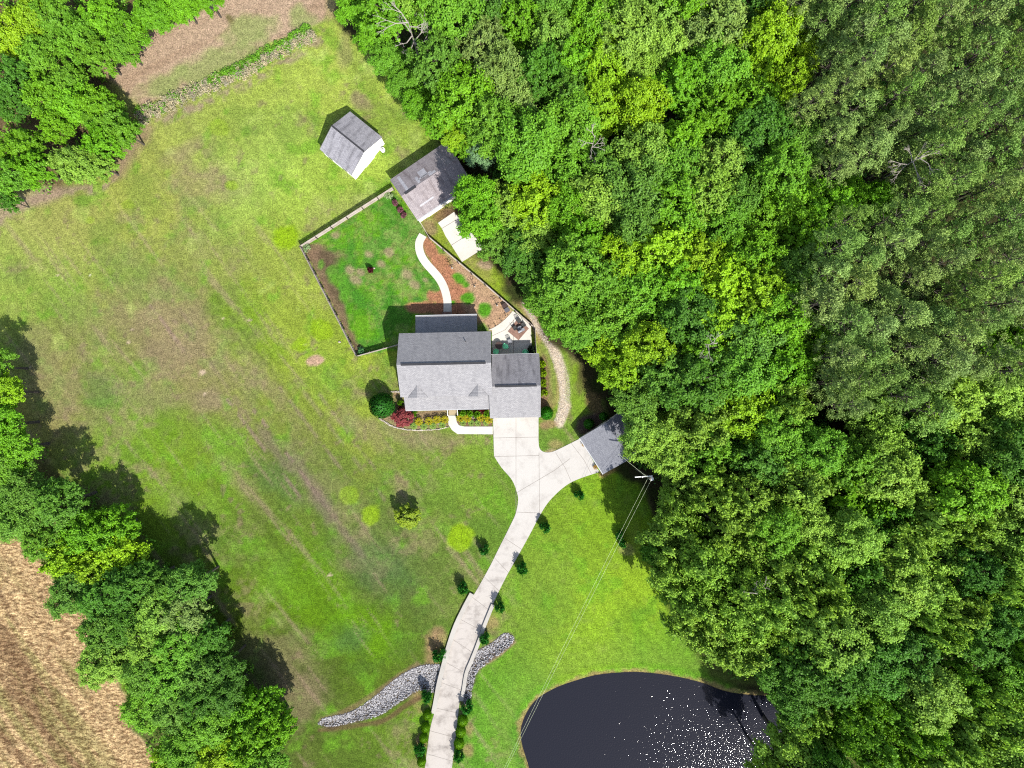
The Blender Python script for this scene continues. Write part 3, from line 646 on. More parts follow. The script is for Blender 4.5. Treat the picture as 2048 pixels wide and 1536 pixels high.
# sunroom at the back
MB().box((-.08, 4.95, 1.14), (7.4, 2.5, 2.28)).build('sunroom_wall', M['white'], hs)
mb = MB(); slab_roof(mb, [(3.9, 6.45, 2.45), (-4.07, 6.45, 2.45), (-4.07, 3.72, 3.0), (3.9, 3.72, 3.0)], .12); sr_ = mb.build('sunroom_roof', M['roof'], hs)
MB().box((-.08, 6.5, 2.38), (8.0, .09, .1)).build('gutter', M['gutter'], sr_)
for x in (-3, -1.5, 1.8, 3.0): window(hs, x, 6.2, 1.5, 1.1, 1.3, 'n')
bs = MB()
for k in range(3): bs.box((-.25, 6.45+.28*k, .26-.09*k), (1.2, .3, .52-.17*k))
bs.build('back_steps', M['brick'], hs); door(hs, -.25, 6.2, .95, 2.0, 'n', z=.35)
# attached garage
gable_wall(6.3, 8.2, 2.7, 5.1, .3, 8.67, -2.92, 'garage_wall', M['white'], hs)
gr_ = gable_roof(0, 8.2, 2.7, 5.1, 0, -2.92, 'garage_roof', M['roof_dark'], hs, 5.7, 11.85)
mb = MB(); slab_roof(mb, [(5.3, -7.02, 2.705), (11.85, -7.02, 2.705), (11.85, -2.92, 5.106), (5.3, -2.92, 5.106)], .1); mb.build('garage_front_roof', M['roof'], hs)
MB().box((8.75, -2.92, 5.15), (5.2, .24, .08)).build('ridge_vent', M['vent'], gr_)
gd_ = MB()
for k in range(4): gd_.box((8.67, -6.75, .33+.6*k), (4.9, .08, .57))
gd_.build('garage_door', M['cream'], hs)
MB().box((8.7, 1.22, 2.6), (6.1, .07, .1)).build('gutter', M['gutter'], gr_)
for x in (5.75, 11.6): MB().box((x, -7.1, 1.3), (.1, .08, 2.6)).build('downspout', M['gutter'], hs)
window(hs, 11.52, -2, 1.6, .9, 1.2, 'e'); window(hs, 11.52, -4.6, 1.6, .9, 1.2, 'e')

# small shed
sx_, sy_, _ = P(710.5, 299.5)
sh = thing('shed', 'small white shed with grey gable roof, standing alone on the meadow', 'shed', (sx_, sy_, 0), math.radians(-38.8))
gable_wall(5.3, 6.3, 2.5, 4.1, .09, mat=M['white'], parent=sh); r2 = gable_roof(5.3, 6.3, 2.5, 4.1, mat=M['roof_dark'], parent=sh)
MB().box((0, 0, 4.13), (5.3, .2, .05)).build('ridge_cap', M['vent'], r2)
door(sh, 2.56, 0, 1.8, 2.0, 'e', 'white'); window(sh, -1.2, -3.06, 1.5, .7, .8, 's'); window(sh, 1.2, -3.06, 1.5, .7, .8, 's')
# far garage
fx, fy, _ = P(866.5, 374)
fg = thing('outbuilding', 'detached garage with brownish grey roof and pale patches, at the edge of the wood', 'outbuilding', (fx, fy, 0), math.radians(34.3))
gable_wall(8.6, 6.3, 2.6, 4.3, .25, mat=M['white'], parent=fg); r3 = gable_roof(8.6, 6.3, 2.6, 4.3, mat=M['roof_brown'], parent=fg)
MB().box((-2.9, 0, 4.33), (1.7, .24, .06)).build('ridge_vent', M['vent'], r3)
def onroof(x0, x1, y0, y1, D, he, hr, dz=.012):
    f_ = lambda y: hr-(hr-he)*abs(y)/(D/2)+dz
    return [(x0, y0, f_(y0)), (x1, y0, f_(y0)), (x1, y1, f_(y1)), (x0, y1, f_(y1))]
sm_ = shingle('new_shingle', A(214, 212, 218, 1.7), A(190, 188, 194, 1.8), .3)
for (a, b, c_, d) in ((-.9, .1, .5, 1.7), (-3.4, -3.0, .3, 2.8), (-1.6, -1.2, .2, 1.2), (.1, 1.1, .15, .5), (-3.0, -.9, -2.15, -1.95), (-1.3, .6, .55, .75)):
    q = onroof(a, b, c_, d, 6.3, 2.6, 4.3); MB().raw(q, [(0, 1, 2, 3)], [[(p[0], p[1]) for p in q]]).build('shingle_patch', sm_, r3)
MB().box((0, -3.22, 2.5), (8.6, .14, .12)).build('gutter', M['gutter'], r3)
MB().box((-4.1, -3.0, 1.25), (.09, .09, 2.5)).build('downspout', M['white'], fg)
for x in (-1.5, 2.0): door(fg, x, -2.9, 2.6, 2.1, 's', 'cream', 'garage_door')
window(fg, -4.05, 0, 1.6, .9, 1.0, 'w')
# garage at the end of the drive
cx_, cy_, _ = P(1227, 877.5)
cg = thing('outbuilding', 'small garage with plain pale grey roof where the drive meets the trees', 'outbuilding', (cx_, cy_, 0), math.radians(-57))
gable_wall(5.6, 7.6, 2.3, 3.6, .22, mat=M['cream'], parent=cg); r4 = gable_roof(5.6, 7.6, 2.3, 3.6, mat=M['roof_car'], parent=cg)
door(cg, -.0, -3.58, 4.2, 2.0, 's', 'white', 'garage_door'); MB().box((0, -3.86, 2.24), (5.6, .1, .1)).build('gutter', M['gutter'], r4)
# NB local -y of this garage faces the drive

# ------------------------------------------------------------------ fences
def fence(pts, h_, label, post_side=1, bmat='wood', step=2.3):
    base = P(*pts[0]); q = [Vector(P(*p)) for p in pts]
    root = thing('fence', label, 'fence', (q[0].x, q[0].y, 0), 0, 'fences round the back yard')
    o = q[0].copy(); pb = MB(); rb = MB()
    for i in range(len(q)-1):
        a = q[i]-o; b = q[i+1]-o; d = b-a; L = d.length; d.normalize(); ang = math.atan2(d.y, d.x); n_ = Vector((-d.y, d.x, 0))*post_side
        k = 0
        while k*.15 < L-.07:
            c = a+d*(k*.15+.07); pb.box((c.x, c.y, h_/2+.03+.02*math.sin(k*1.7+i)), (.135, .022, h_), ang); k += 1
        for z in (.3, h_-.25):
            c = (a+b)/2+n_*.035; rb.box((c.x, c.y, z), (L, .045, .09), ang)
        m_ = max(1, round(L/step))
        for j in range(m_+1):
            if j == m_ and i < len(q)-2: continue
            c = a+d*(L*j/m_)+n_*.11; MB().box((c.x, c.y, h_/2+.04), (.1, .1, h_+.1), ang).build('post', M['post'], root)
    pb.build('panel', M[bmat], root); rb.build('rail', M[bmat], root)
    cb = MB()
    return root
fence([(604.5, 496), (788, 379.5)], 1.25, 'pale board fence from the meadow corner to the far garage', -1)
fence([(604.5, 496), (660, 604), (715.5, 713)], 1.25, 'weathered board fence along the left side of the yard', 1)
fence([(715.5, 713), (799, 690)], 1.1, 'short board fence between the yard corner and the house', 1)
fence([(839, 441), (860, 477), (918, 526), (972, 571), (1062, 650)], 1.25, 'long slanting board fence between the yard and the wood', -1)
fence([(1062, 650), (1070, 657), (1072.5, 711)], 1.25, 'short board fence beside the patio, ending at the garage', -1)

# ------------------------------------------------------------------ foliage meshes
def leaf_mesh(name, cen, nrm, size, v, mat, asp=.62, jit=.7, seed=0, droop=None):
    r = np.random.RandomState(seed); n = len(cen)
    nr = nrm+r.normal(0, jit, (n, 3)); nr /= np.linalg.norm(nr, axis=1)[:, None]+1e-9
    t = r.normal(0, 1, (n, 3)); u = np.cross(nr, t); u /= np.linalg.norm(u, axis=1)[:, None]+1e-9; w_ = np.cross(nr, u)
    sz = (size*r.uniform(.65, 1.3, n))[:, None]
    a = cen-u*sz; b = cen+w_*sz*asp+nr*sz*.15; c = cen+u*sz; d = cen-w_*sz*asp+nr*sz*.15
    ve = np.stack([a, b, c, d], 1).reshape(-1, 3); q = np.arange(4*n).reshape(n, 4)
    me = bpy.data.meshes.new(name); mesh_np(me, ve, q)
    at = me.attributes.new('v', 'FLOAT', 'POINT'); at.data.foreach_set('value', np.repeat(np.clip(v, 0, 1), 4).astype(np.float32))
    me.materials.append(mat); return me
def sph(r, n):
    d = r.normal(0, 1, (n, 3)); return d/np.linalg.norm(d, axis=1)[:, None]
def decid(seed, R=3.2, hc=5.2, base=6.0, ncl=66, per=290, leaf=.112, dome=.55):
    """trunk + limbs + crown of leaf clumps; crown centre at base+hc*.5; returns (trunk mesh obj data, crown data, total height)"""
    r = np.random.RandomState(seed); rnd = random.Random(seed)
    cl = []; tries = 0
    lob = [(rnd.uniform(0, 6.28), rnd.uniform(.82, 1.2)) for _ in range(5)]
    while len(cl) < ncl and tries < 4000:
        tries += 1
        d = sph(r, 1)[0]; 
        if d[2] < -.35: continue
        az = math.atan2(d[1], d[0]); k = 1+.22*sum(math.cos((az-a)*(i+2))*(f_-.9) for i, (a, f_) in enumerate(lob))*1.6
        rad = r.uniform(.62, 1.0) if r.rand() < .75 else r.uniform(.2, .62)
        p = np.array((d[0]*R*k*rad, d[1]*R*k*rad, base+hc*(.42+d[2]*dome*rad)))
        cr_ = r.uniform(.5, .95)*R/3.2
        if all(np.linalg.norm(p-q[0]) > .62*(cr_+q[1]) for q in cl): cl.append((p, cr_, r.uniform(0, 1)))
    cen = []; nrm = []; vv = []
    cmid = np.array((0, 0, base+hc*.2)); fine = [1.0, .72, 1.25][seed % 3]
    for (p, cr_, cv) in cl:
        n_ = int(per*(cr_/(.72*R/3.2))**2*r.uniform(.7, 1.15)); ns_ = r.randint(6, 11)
        out = p-cmid; out /= np.linalg.norm(out)+1e-6
        sd_ = sph(r, ns_)*.95+out*.75+np.array((0, 0, .15)); sd_ /= np.linalg.norm(sd_, axis=1)[:, None]
        sl = cr_*r.uniform(.7, 1.55, ns_); st0 = p-out*cr_*.35
        wch = r.randint(0, ns_, n_); tt_ = r.uniform(.08, 1, n_)**.75
        th = cr_*.26*fine*(1.15-.55*tt_)
        c = st0+sd_[wch]*(sl[wch]*tt_)[:, None]+r.normal(0, 1, (n_, 3))*th[:, None]*np.array((1, 1, .7)); c[:, 2] -= .12*tt_**2*cr_
        cen.append(c); nrm.append(sd_[wch]*.35+out*.4+np.array((0, 0, .8)))
        sv = r.rand(ns_)
        vv.append(.08+.3*cv+.3*sv[wch]+.38*r.rand(n_))
    cen = np.concatenate(cen); nrm = np.concatenate(nrm); vv = np.concatenate(vv)
    k_ = r.rand(len(cen)) < .1; cen[k_] += r.normal(0, .2*R/3.2, (k_.sum(), 3))
    crown = leaf_mesh('crown', cen, nrm, leaf, vv, M['leaf'], .7, .6, seed)
    mb = MB(); top = base+hc*.55
    pts = [Vector((0, 0, -.2))]; 
    for k in range(1, 5): pts.append(Vector((rnd.uniform(-.2, .2)*k*.5, rnd.uniform(-.2, .2)*k*.5, top*k/4)))
    mb.path(pts, [.26, .2, .16, .11, .05], 7)
    for i, (p, cr_, cv) in enumerate(cl):
        if i % 3 == 0:
            z = max(base*.55, min(p[2]-rnd.uniform(1.0, 2.2), top-.3)); t_ = z/top; s = pts[0].lerp(pts[4], t_); s.z = z
            m_ = s.lerp(Vector(p), .55)+Vector((0, 0, -.25)); mb.path([s, m_, Vector(p)*1.0], [.08, .055, .02], 5)
    tr = mb.build('trunk', M['bark']); td = tr.data; bpy.data.objects.remove(tr)
    return td, crown, base+hc*.42, R
def pine(seed, R=2.3, hc=8.5, base=11.0, ncl=84, per=120, leaf=.11):
    r = np.random.RandomState(seed); rnd = random.Random(seed); cl = []
    for i in range(ncl):
        t_ = (i+.5)/ncl; z = base+hc*t_; env = R*min(1, (1-t_)**.55*1.25)*min(1, .55+t_*1.6)
        az = i*2.4+rnd.uniform(-.4, .4); rad = env*rnd.uniform(.55, 1.08)
        cl.append((np.array((math.cos(az)*rad, math.sin(az)*rad, z+rnd.uniform(-.3, .3))), rnd.uniform(.3, .62), rnd.random()))
    cl.append((np.array((0, 0, base+hc)), .5, .5))
    cen = []; nrm = []; vv = []
    for (p, cr_, cv) in cl:
        n_ = int(per*(cr_/.6)**2); d = sph(r, n_); d[:, 2] = np.where(d[:, 2] < -.3, -d[:, 2], d[:, 2])
        o2 = np.array((p[0], p[1], .6)); o2 /= np.linalg.norm(o2); c = p+d*(cr_*r.uniform(.2, 1.1, n_))[:, None]*np.array((1, 1, .55))+o2*(r.rand(n_)**2*.7*cr_)[:, None]; cen.append(c); nrm.append(d*.6+np.array((0, 0, .4)))
        vv.append(.2+.4*cv+.4*r.rand(n_))
    crown = leaf_mesh('crown', np.concatenate(cen), np.concatenate(nrm), leaf, np.concatenate(vv), M['needle'], .42, .9, seed)
    mb = MB(); mb.path([Vector((0, 0, -.2)), Vector((rnd.uniform(-.2, .2), 0, base)), Vector((0, rnd.uniform(-.1, .1), base+hc*.95))], [.24, .15, .03], 7)
    for i, (p, cr_, cv) in enumerate(cl):
        if i % 3 == 0: mb.tube((0, 0, p[2]-.4), p, .045, .015, 4, False)
    tr = mb.build('trunk', M['bark']); td = tr.data; bpy.data.objects.remove(tr)
    return td, crown, base+hc*.6, R
DEC = [decid(100+i, 3.2, [5.0, 5.8, 4.6, 5.4, 5.2, 6.0][i], 6.2) for i in range(6)]
BRO = [decid(200+i, 3.2, 4.6, 2.2, 44, 380, .125, .5) for i in range(3)]      # broad, larger clumps
PIN = [pine(300+i, 2.35, [8.0, 9.0, 7.2, 8.6][i], 10.5) for i in range(4)]
rndT = random.Random(7)
used_labels = set()
def plant(kind, px, py, rpx, hmid, rgb, cname, where, group, name=None):
    lib = {'d': DEC, 'b': BRO, 'p': PIN}[kind]; td, cd, cz, R = lib[rndT.randrange(len(lib))]
    x, y, _ = P(px, py, hmid); R_m = rpx*(H-hmid)/F; s = R_m/R; sz = hmid/cz
    if kind != 'p': sz = sz*.6+s*.4
    lab = None; a, b = round(px/20.48), round(py/15.36)
    a = min(100, max(0, a)); b = min(100, max(0, b)); sp = 'pine' if kind == 'p' else 'tree'
    for (da, db) in ((0, 0), (1, 0), (0, 1), (-1, 0), (0, -1)):
        lab = '%s %s in the %s, %d%% across and %d%% down the photo' % (cname, sp, where, a+da, b+db)
        if lab not in used_labels: break
    used_labels.add(lab)
    root = thing('pine_tree' if kind == 'p' else 'tree', lab, 'pine' if kind == 'p' else 'tree', (x, y, 0), rndT.uniform(0, 6.28), group)
    root.scale = (s, s, sz)
    for nm, d in (('trunk', td), ('crown', cd)):
        o = bpy.data.objects.new(nm, d); col.objects.link(o); o.parent = root
        if nm == 'crown':
            j = rndT.uniform(.9, 1.12); o.color = (rgb[0]*j*rndT.uniform(.94, 1.08), rgb[1]*j, rgb[2]*j*rndT.uniform(.85, 1.2), 1)
    return root
KL = 1.0    # leaves also shade each other, so their own colour is a little above the canopy's mean
def LC(r, g, b, k=None): return A(r, g, b, k or KL)[:3]
C_MID = LC(100, 150, 42); C_BRIGHT = LC(102, 156, 28); C_LIME = LC(132, 174, 28); C_DARK = LC(74, 122, 38); C_OLIVE = LC(126, 166, 66)
C_PINE = LC(124, 152, 86); C_PINE2 = LC(112, 146, 72); C_BLUE = LC(92, 138, 50); C_GREY = LC(124, 150, 80); C_SILV = LC(110, 150, 115)
NAMES = {C_MID: 'mid green', C_BRIGHT: 'fresh green', C_LIME: 'bright yellow-green', C_DARK: 'dark green', C_OLIVE: 'light olive green', C_PINE: 'pale grey-green', C_PINE2: 'dull green', C_BLUE: 'bluish green', C_GREY: 'greyish', C_SILV: 'silvery green'}
# east wood: crowns spread with a minimum distance, kind and colour by zone
ZONES = [  # (px,py,r,kind,colour)
 (1000, 70, 55, 'd', C_GREY), (1010, 165, 40, 'd', C_GREY), (1075, 95, 35, 'd', C_GREY), (1290, 70, 75, 'd', C_OLIVE), (1190, 60, 60, 'd', C_BRIGHT), (870, 25, 60, 'd', C_MID), (900, 110, 60, 'd', C_BLUE),
 (740, 40, 60, 'd', C_BRIGHT), (790, 110, 40, 'd', C_MID), (880, 190, 60, 'd', C_BRIGHT), (925, 225, 40, 'd', C_LIME), (960, 310, 28, 'd', C_SILV), (1000, 270, 40, 'd', C_DARK),
 (1250, 165, 70, 'd', C_LIME), (1100, 60, 60, 'd', C_OLIVE), (1400, 60, 80, 'd', C_GREY), (1550, 90, 85, 'd', C_LIME), (1480, 210, 55, 'd', C_BRIGHT), (1405, 215, 45, 'd', C_GREY), (1370, 260, 60, 'd', C_BRIGHT),
 (1090, 390, 50, 'd', C_LIME), (1060, 430, 30, 'd', C_LIME), (1130, 450, 60, 'd', C_BRIGHT), (1280, 500, 50, 'd', C_LIME), (1520, 340, 50, 'd', C_LIME), (1560, 460, 70, 'd', C_BRIGHT), (1450, 560, 80, 'd', C_LIME), (1540, 600, 60, 'd', C_BRIGHT),
 (1240, 700, 70, 'd', C_LIME), (1290, 690, 45, 'd', C_LIME), (1500, 830, 60, 'd', C_LIME), (1740, 370, 55, 'd', C_BRIGHT), (1600, 690, 45, 'd', C_BRIGHT), (1810, 740, 30, 'd', C_BRIGHT), (2030, 700, 30, 'd', C_BRIGHT),
 (1230, 600, 110, 'd', C_MID), (1300, 880, 80, 'd', C_OLIVE), (1260, 780, 40, 'd', C_BLUE), (1420, 1230, 130, 'b', C_OLIVE), (1600, 1180, 110, 'b', C_OLIVE), (1730, 1260, 40, 'd', C_GREY), (1870, 1080, 110, 'b', C_OLIVE),
 (1900, 1200, 80, 'b', C_OLIVE), (1620, 1360, 80, 'd', C_DARK), (1780, 1330, 90, 'd', C_DARK), (1960, 1290, 80, 'd', C_DARK), (1600, 1480, 110, 'b', C_OLIVE), (1760, 1470, 110, 'b', C_MID), (1950, 1470, 90, 'b', C_OLIVE), (1420, 1060, 90, 'b', C_OLIVE)]
PINEZ = [(1500, -80), (2150, -80), (2150, 760), (1980, 790), (1930, 760), (1860, 830), (1740, 790), (1690, 850), (1620, 780), (1650, 690), (1600, 560), (1600, 470), (1660, 400), (1640, 250), (1600, 150)]
def kindcol(x, y):
    for (zx, zy, zr, k, c) in ZONES:
        if math.hypot(x-zx, y-zy) < zr: return k, c
    if inside(PINEZ, np.array([x]), np.array([y]))[0]: return 'p', (C_PINE if rndT.random() < .6 else C_PINE2)
    if y > 780: 
        return ('b' if rndT.random() < .5 else 'd'), rndT.choice([C_MID, C_OLIVE, C_OLIVE, C_OLIVE, C_BRIGHT, C_DARK])
    return 'd', rndT.choice([C_MID, C_MID, C_BRIGHT, C_DARK, C_OLIVE, C_BLUE])
EDGE = [(715, 20, 36), (745, 70, 34), (775, 115, 34), (805, 160, 32), (840, 205, 34), (875, 235, 34), (912, 262, 34), (935, 290, 26), (965, 305, 30), (952, 385, 44), (962, 436, 42), (995, 484, 40), (1012, 410, 48), (1048, 498, 46), (1072, 540, 42), (1100, 590, 46), (1070, 470, 40),
        (1122, 635, 42), (1150, 612, 46), (1168, 660, 42), (1216, 696, 46), (1250, 742, 46), (1274, 798, 44), (1286, 856, 42), (1292, 892, 38), (1330, 875, 48), (1352, 922, 40), (1378, 985, 44), (1365, 1030, 46), (1350, 1085, 52), (1325, 1110, 34), (1352, 1150, 48), (1395, 1195, 56), (1400, 1250, 54), (1440, 1290, 52), (1500, 1310, 50), (1560, 1345, 50), (1600, 1400, 48), (1620, 1450, 44), (1600, 1530, 60), (1640, 1500, 50), (1560, 1570, 40)]
FP = [(715, -60), (715, 20), (745, 70), (805, 160), (875, 235), (935, 290), (965, 310), (960, 440), (1060, 545), (1150, 665), (1205, 700), (1262, 800), (1272, 910), (1345, 975), (1365, 1030), (1350, 1150), (1440, 1290), (1560, 1345), (1620, 1450), (1600, 1600), (2130, 1600), (2130, -60)]
pts = [(a, b, r, True) for (a, b, r) in EDGE]
tries = 0; rp = random.Random(11)
while tries < 14000:
    tries += 1; x = rp.uniform(700, 2095); y = rp.uniform(-40, 1575)
    if not inside(FP, np.array([x]), np.array([y]))[0]: continue
    if math.hypot(x-1300, y-965) < 75 or math.hypot(x-822, y-50) < 52: continue
    ispine = inside(PINEZ, np.array([x]), np.array([y]))[0]
    dm_ = 50 if ispine else 63
    if all((x-q[0])**2+(y-q[1])**2 > dm_*dm_ for q in pts): pts.append((x, y, rp.uniform(33, 50) if ispine else rp.choice((48, 52, 56, 60, 64)), False))
print('wood trees', len(pts), file=open('/tmp/cnt','w'))
for (x, y, r, e) in pts:
    k, c = kindcol(x, y)
    hm = rndT.uniform(14.5, 18.5) if k == 'p' else (rndT.uniform(9.5, 12.5) if e else rndT.uniform(11.5, 15))
    if e and 470 < y < 900: hm = rndT.uniform(7.5, 10)
    if e and y < 330: hm = rndT.uniform(6, 8.5)
    plant(k, x, y, r if k != 'p' else r*.95, hm, c, NAMES[c], 'east wood', 'trees of the wood on the right')
# top-left clump and left row
TL = [(18, 62, 46, C_LIME), (60, 25, 44, C_LIME), (105, 30, 46, C_MID), (150, 72, 46, C_MID), (205, 38, 44, C_BRIGHT), (250, 62, 40, C_BRIGHT), (300, 20, 38, C_BRIGHT), (355, 2, 32, C_BRIGHT), (405, -12, 30, C_BRIGHT), (190, 108, 38, C_MID), (232, 85, 32, C_MID), (70, 110, 42, C_MID), (18, 145, 42, C_DARK),
      (15, 200, 36, C_DARK), (85, 190, 44, C_BRIGHT), (128, 155, 38, C_MID), (140, 208, 46, C_BRIGHT), (185, 200, 36, C_BRIGHT), (212, 235, 42, C_MID), (240, 258, 32, C_MID), (200, 285, 40, C_BRIGHT), (155, 330, 42, C_OLIVE), (125, 318, 32, C_OLIVE), (190, 325, 32, C_OLIVE), (40, 295, 44, C_BRIGHT), (60, 330, 36, C_BRIGHT), (12, 350, 42, C_MID), (5, 395, 20, C_DARK), (100, 245, 32, C_BRIGHT)]
for (x, y, r, c) in TL: plant('b', x, y, r*.93, rndT.uniform(4.6, 6.2), c, NAMES[c], 'top left clump', 'trees in the top left corner')
LR = [(-12, 735, 36, C_MID), (8, 785, 38, C_LIME), (0, 850, 44, C_BRIGHT), (32, 895, 44, C_BRIGHT), (0, 925, 42, C_MID), (10, 985, 44, C_DARK), (62, 985, 48, C_BLUE), (115, 1005, 46, C_BLUE), (35, 1040, 42, C_BLUE), (78, 1085, 36, C_MID), (118, 1120, 40, C_LIME), (165, 1075, 46, C_BRIGHT), (215, 1060, 44, C_BRIGHT), (235, 1115, 48, C_LIME), (185, 1130, 44, C_LIME),
      (150, 1185, 42, C_BLUE), (205, 1190, 44, C_DARK), (255, 1175, 40, C_DARK), (300, 1160, 40, C_DARK), (340, 1185, 44, C_BLUE), (385, 1165, 40, C_BLUE), (375, 1225, 46, C_GREY), (320, 1225, 42, C_OLIVE), (265, 1245, 42, C_DARK), (215, 1260, 42, C_BLUE), (305, 1280, 44, C_OLIVE), (360, 1290, 44, C_MID), (415, 1275, 38, C_DARK), (195, 1330, 38, C_OLIVE), (245, 1320, 40, C_OLIVE), (290, 1345, 42, C_BLUE),
      (345, 1350, 46, C_MID), (400, 1345, 44, C_BLUE), (445, 1335, 36, C_DARK), (300, 1405, 44, C_MID), (350, 1410, 46, C_BLUE), (405, 1400, 40, C_DARK), (450, 1395, 36, C_DARK), (420, 1450, 42, C_MID), (475, 1430, 44, C_BRIGHT), (520, 1420, 40, C_BRIGHT), (540, 1465, 40, C_BRIGHT), (490, 1490, 46, C_BRIGHT), (435, 1505, 46, C_LIME), (375, 1490, 44, C_MID), (340, 1535, 44, C_LIME), (540, 1530, 42, C_MID), (405, 1560, 44, C_LIME), (470, 1565, 44, C_BRIGHT)]
for (x, y, r, c) in LR: plant('b' if c in (C_BRIGHT, C_LIME) and y > 1000 else 'd', x, y, r, rndT.uniform(5.6, 7.8), c, NAMES[c], 'left row', 'trees of the row along the left field')

# undergrowth: uncountable low leafy scrub on the wood's floor
def scatter_leaves(name, pts, cols_mat, per, rad, hgt, leaf, seed, label, cat, color, zf=None, asp=.7):
    r = np.random.RandomState(seed); cen = []; nrm = []; vv = []
    for (x, y, s) in pts:
        n_ = max(4, int(per*s)); d = sph(r, n_); d[:, 2] = np.abs(d[:, 2]); rr = r.uniform(.4, 1, n_)[:, None]
        cen.append(np.array((x, y, 0))+d*rr*np.array((rad*s, rad*s, hgt*s))+np.array((0, 0, .05))); nrm.append(d+np.array((0, 0, .5))); vv.append(np.clip(r.rand()*.6+.4*r.rand(n_), 0, 1))
    me = leaf_mesh(name, np.concatenate(cen), np.concatenate(nrm), leaf, np.concatenate(vv), cols_mat, asp, .7, seed)
    o = bpy.data.objects.new(name, me); col.objects.link(o); o.color = color+(1,); return tag(o, label, cat, kind='stuff')
rs = np.random.RandomState(5)
def inpoly_pts(poly, n, lo, hi):
    xs = rs.uniform(lo[0], hi[0], n); ys = rs.uniform(lo[1], hi[1], n); k = inside(poly, xs, ys)
    return [P(a, b)[:2]+(rs.uniform(.6, 1.5),) for a, b in zip(xs[k], ys[k])]
under = inpoly_pts([(p[0]+8, p[1]) for p in FOREST], 3800, (680, -60), (2100, 1600))
scatter_leaves('undergrowth', under, M['leaf'], 34, .9, 1.3, .17, 6, 'low green scrub covering the floor of the wood', 'undergrowth', C_DARK)
under2 = inpoly_pts(LROW, 420, (-60, 600), (600, 1600))+inpoly_pts(TLF, 160, (-60, -60), (300, 420))
scatter_leaves('scrub', under2, M['leaf'], 40, .9, 1.2, .16, 16, 'low scrub under the trees on the left', 'scrub', C_MID)
# brush row between the meadow and the tan field
bl = catmull([(282, 236), (330, 212), (400, 182), (470, 148), (530, 118), (590, 85), (622, 68)], 12, False)
bp = []; sp_ = []
for p in bl:
    for k in range(7):
        t_ = rs.uniform(-15, 15); q = (p[0]+rs.uniform(-6, 6)+t_*.45, p[1]+rs.uniform(-4, 4)+t_*.85)
        dry = (t_ > -3 and rs.rand() < .8) or (p[0] < 440 and rs.rand() < .6)
        (sp_ if dry else bp).append(P(*q)[:2]+(rs.uniform(.6, 1.1),))
scatter_leaves('brush', bp, M['leaf'], 42, .55, .9, .11, 26, 'green brush growing in a row at the meadow edge', 'brush', C_MID)
scatter_leaves('dry_brush', sp_, M['straw'], 46, .5, 1.0, .12, 27, 'dry greyish weeds mixed into the brush row', 'dry brush', A(196, 184, 176, 1.5)[:3], asp=.3)
# grass tufts at wood edge and dry clods in the field come from the ground relief

# ------------------------------------------------------------------ shrubs
def shrub_mesh(name, seed, R=1.0, hgt=1.0, n=900, leaf=.11, mode='ball', mat='leaf'):
    r = np.random.RandomState(seed); d = sph(r, n); d[:, 2] = np.abs(d[:, 2])*1.0 if mode != 'ball' else np.where(d[:, 2] < -.55, -d[:, 2], d[:, 2])
    if mode == 'ball': c = d*r.uniform(.9, 1.02, n)[:, None]*np.array((R, R, hgt/2))+np.array((0, 0, hgt/2)); nr = d*1.6; jit = .35
    elif mode == 'spiky':      # radiating grassy leaves
        az = r.uniform(0, 6.28, n); arm = (az*9/6.28).astype(int)*6.28/9+r.normal(0, .10, n); rr = r.uniform(.1, 1, n)**.7
        c = np.stack([np.cos(arm)*rr*R, np.sin(arm)*rr*R, hgt*(.35+.55*np.sin(rr*2.4))], 1); nr = d*.5+np.array((0, 0, 1)); jit = .4
    else:                      # loose upright
        k = 16; bc = sph(r, k); bc[:, 2] = np.abs(bc[:, 2]); which = r.randint(0, k, n)
        c = bc[which]*np.array((R*.75, R*.75, hgt*.62))+np.array((0, 0, hgt*.25))+r.normal(0, 1, (n, 3))*np.array((R*.17, R*.17, hgt*.12)); nr = d*.8+np.array((0, 0, .5)); jit = .7
    return leaf_mesh(name, c, nr, leaf, .15+.7*r.rand(n), M[mat], .6, jit, seed)
SH = {'ball': shrub_mesh('clipped_shrub', 1, n=1500, leaf=.085), 'spiky': shrub_mesh('spiky_shrub', 2, n=700, leaf=.12, mode='spiky'), 'loose': shrub_mesh('loose_shrub', 3, n=1300, leaf=.12, mode='loose'),
      'loose2': shrub_mesh('loose_shrub', 4, n=1300, leaf=.12, mode='loose'), 'myrtle': shrub_mesh('young_tree', 5, n=1000, leaf=.13, mode='loose')}
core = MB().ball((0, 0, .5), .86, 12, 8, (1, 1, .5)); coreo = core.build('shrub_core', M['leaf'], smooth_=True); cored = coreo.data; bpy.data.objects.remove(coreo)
stemd = MB()
for k in range(5): stemd.tube((0, 0, 0), (math.cos(k*1.26)*.35, math.sin(k*1.26)*.35, .62), .035, .015, 5)
so2 = stemd.build('stem', M['bark']); stemdata = so2.data; bpy.data.objects.remove(so2)
def shrub(kind, px, py, rpx, h_, rgb, label, cat='shrub', group=None, name='shrub', stem=True):
    x, y, _ = P(px, py, h_*.5); R_ = rpx*(H-h_*.5)/F
    root = thing(name, label, cat, (x, y, 0), rndT.uniform(0, 6.28), group); root.scale = (R_, R_, h_)
    o = bpy.data.objects.new('foliage', SH[kind]); col.objects.link(o); o.parent = root; o.color = tuple(rgb)+(1,)
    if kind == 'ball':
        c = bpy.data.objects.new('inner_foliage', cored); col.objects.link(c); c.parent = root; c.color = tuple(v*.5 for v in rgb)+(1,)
    else:
        c = bpy.data.objects.new('stem', stemdata); col.objects.link(c); c.parent = root
    return root
ordn = ['first', 'second', 'third', 'fourth', 'fifth', 'sixth', 'seventh', 'eighth', 'ninth', 'tenth', 'eleventh', 'twelfth']
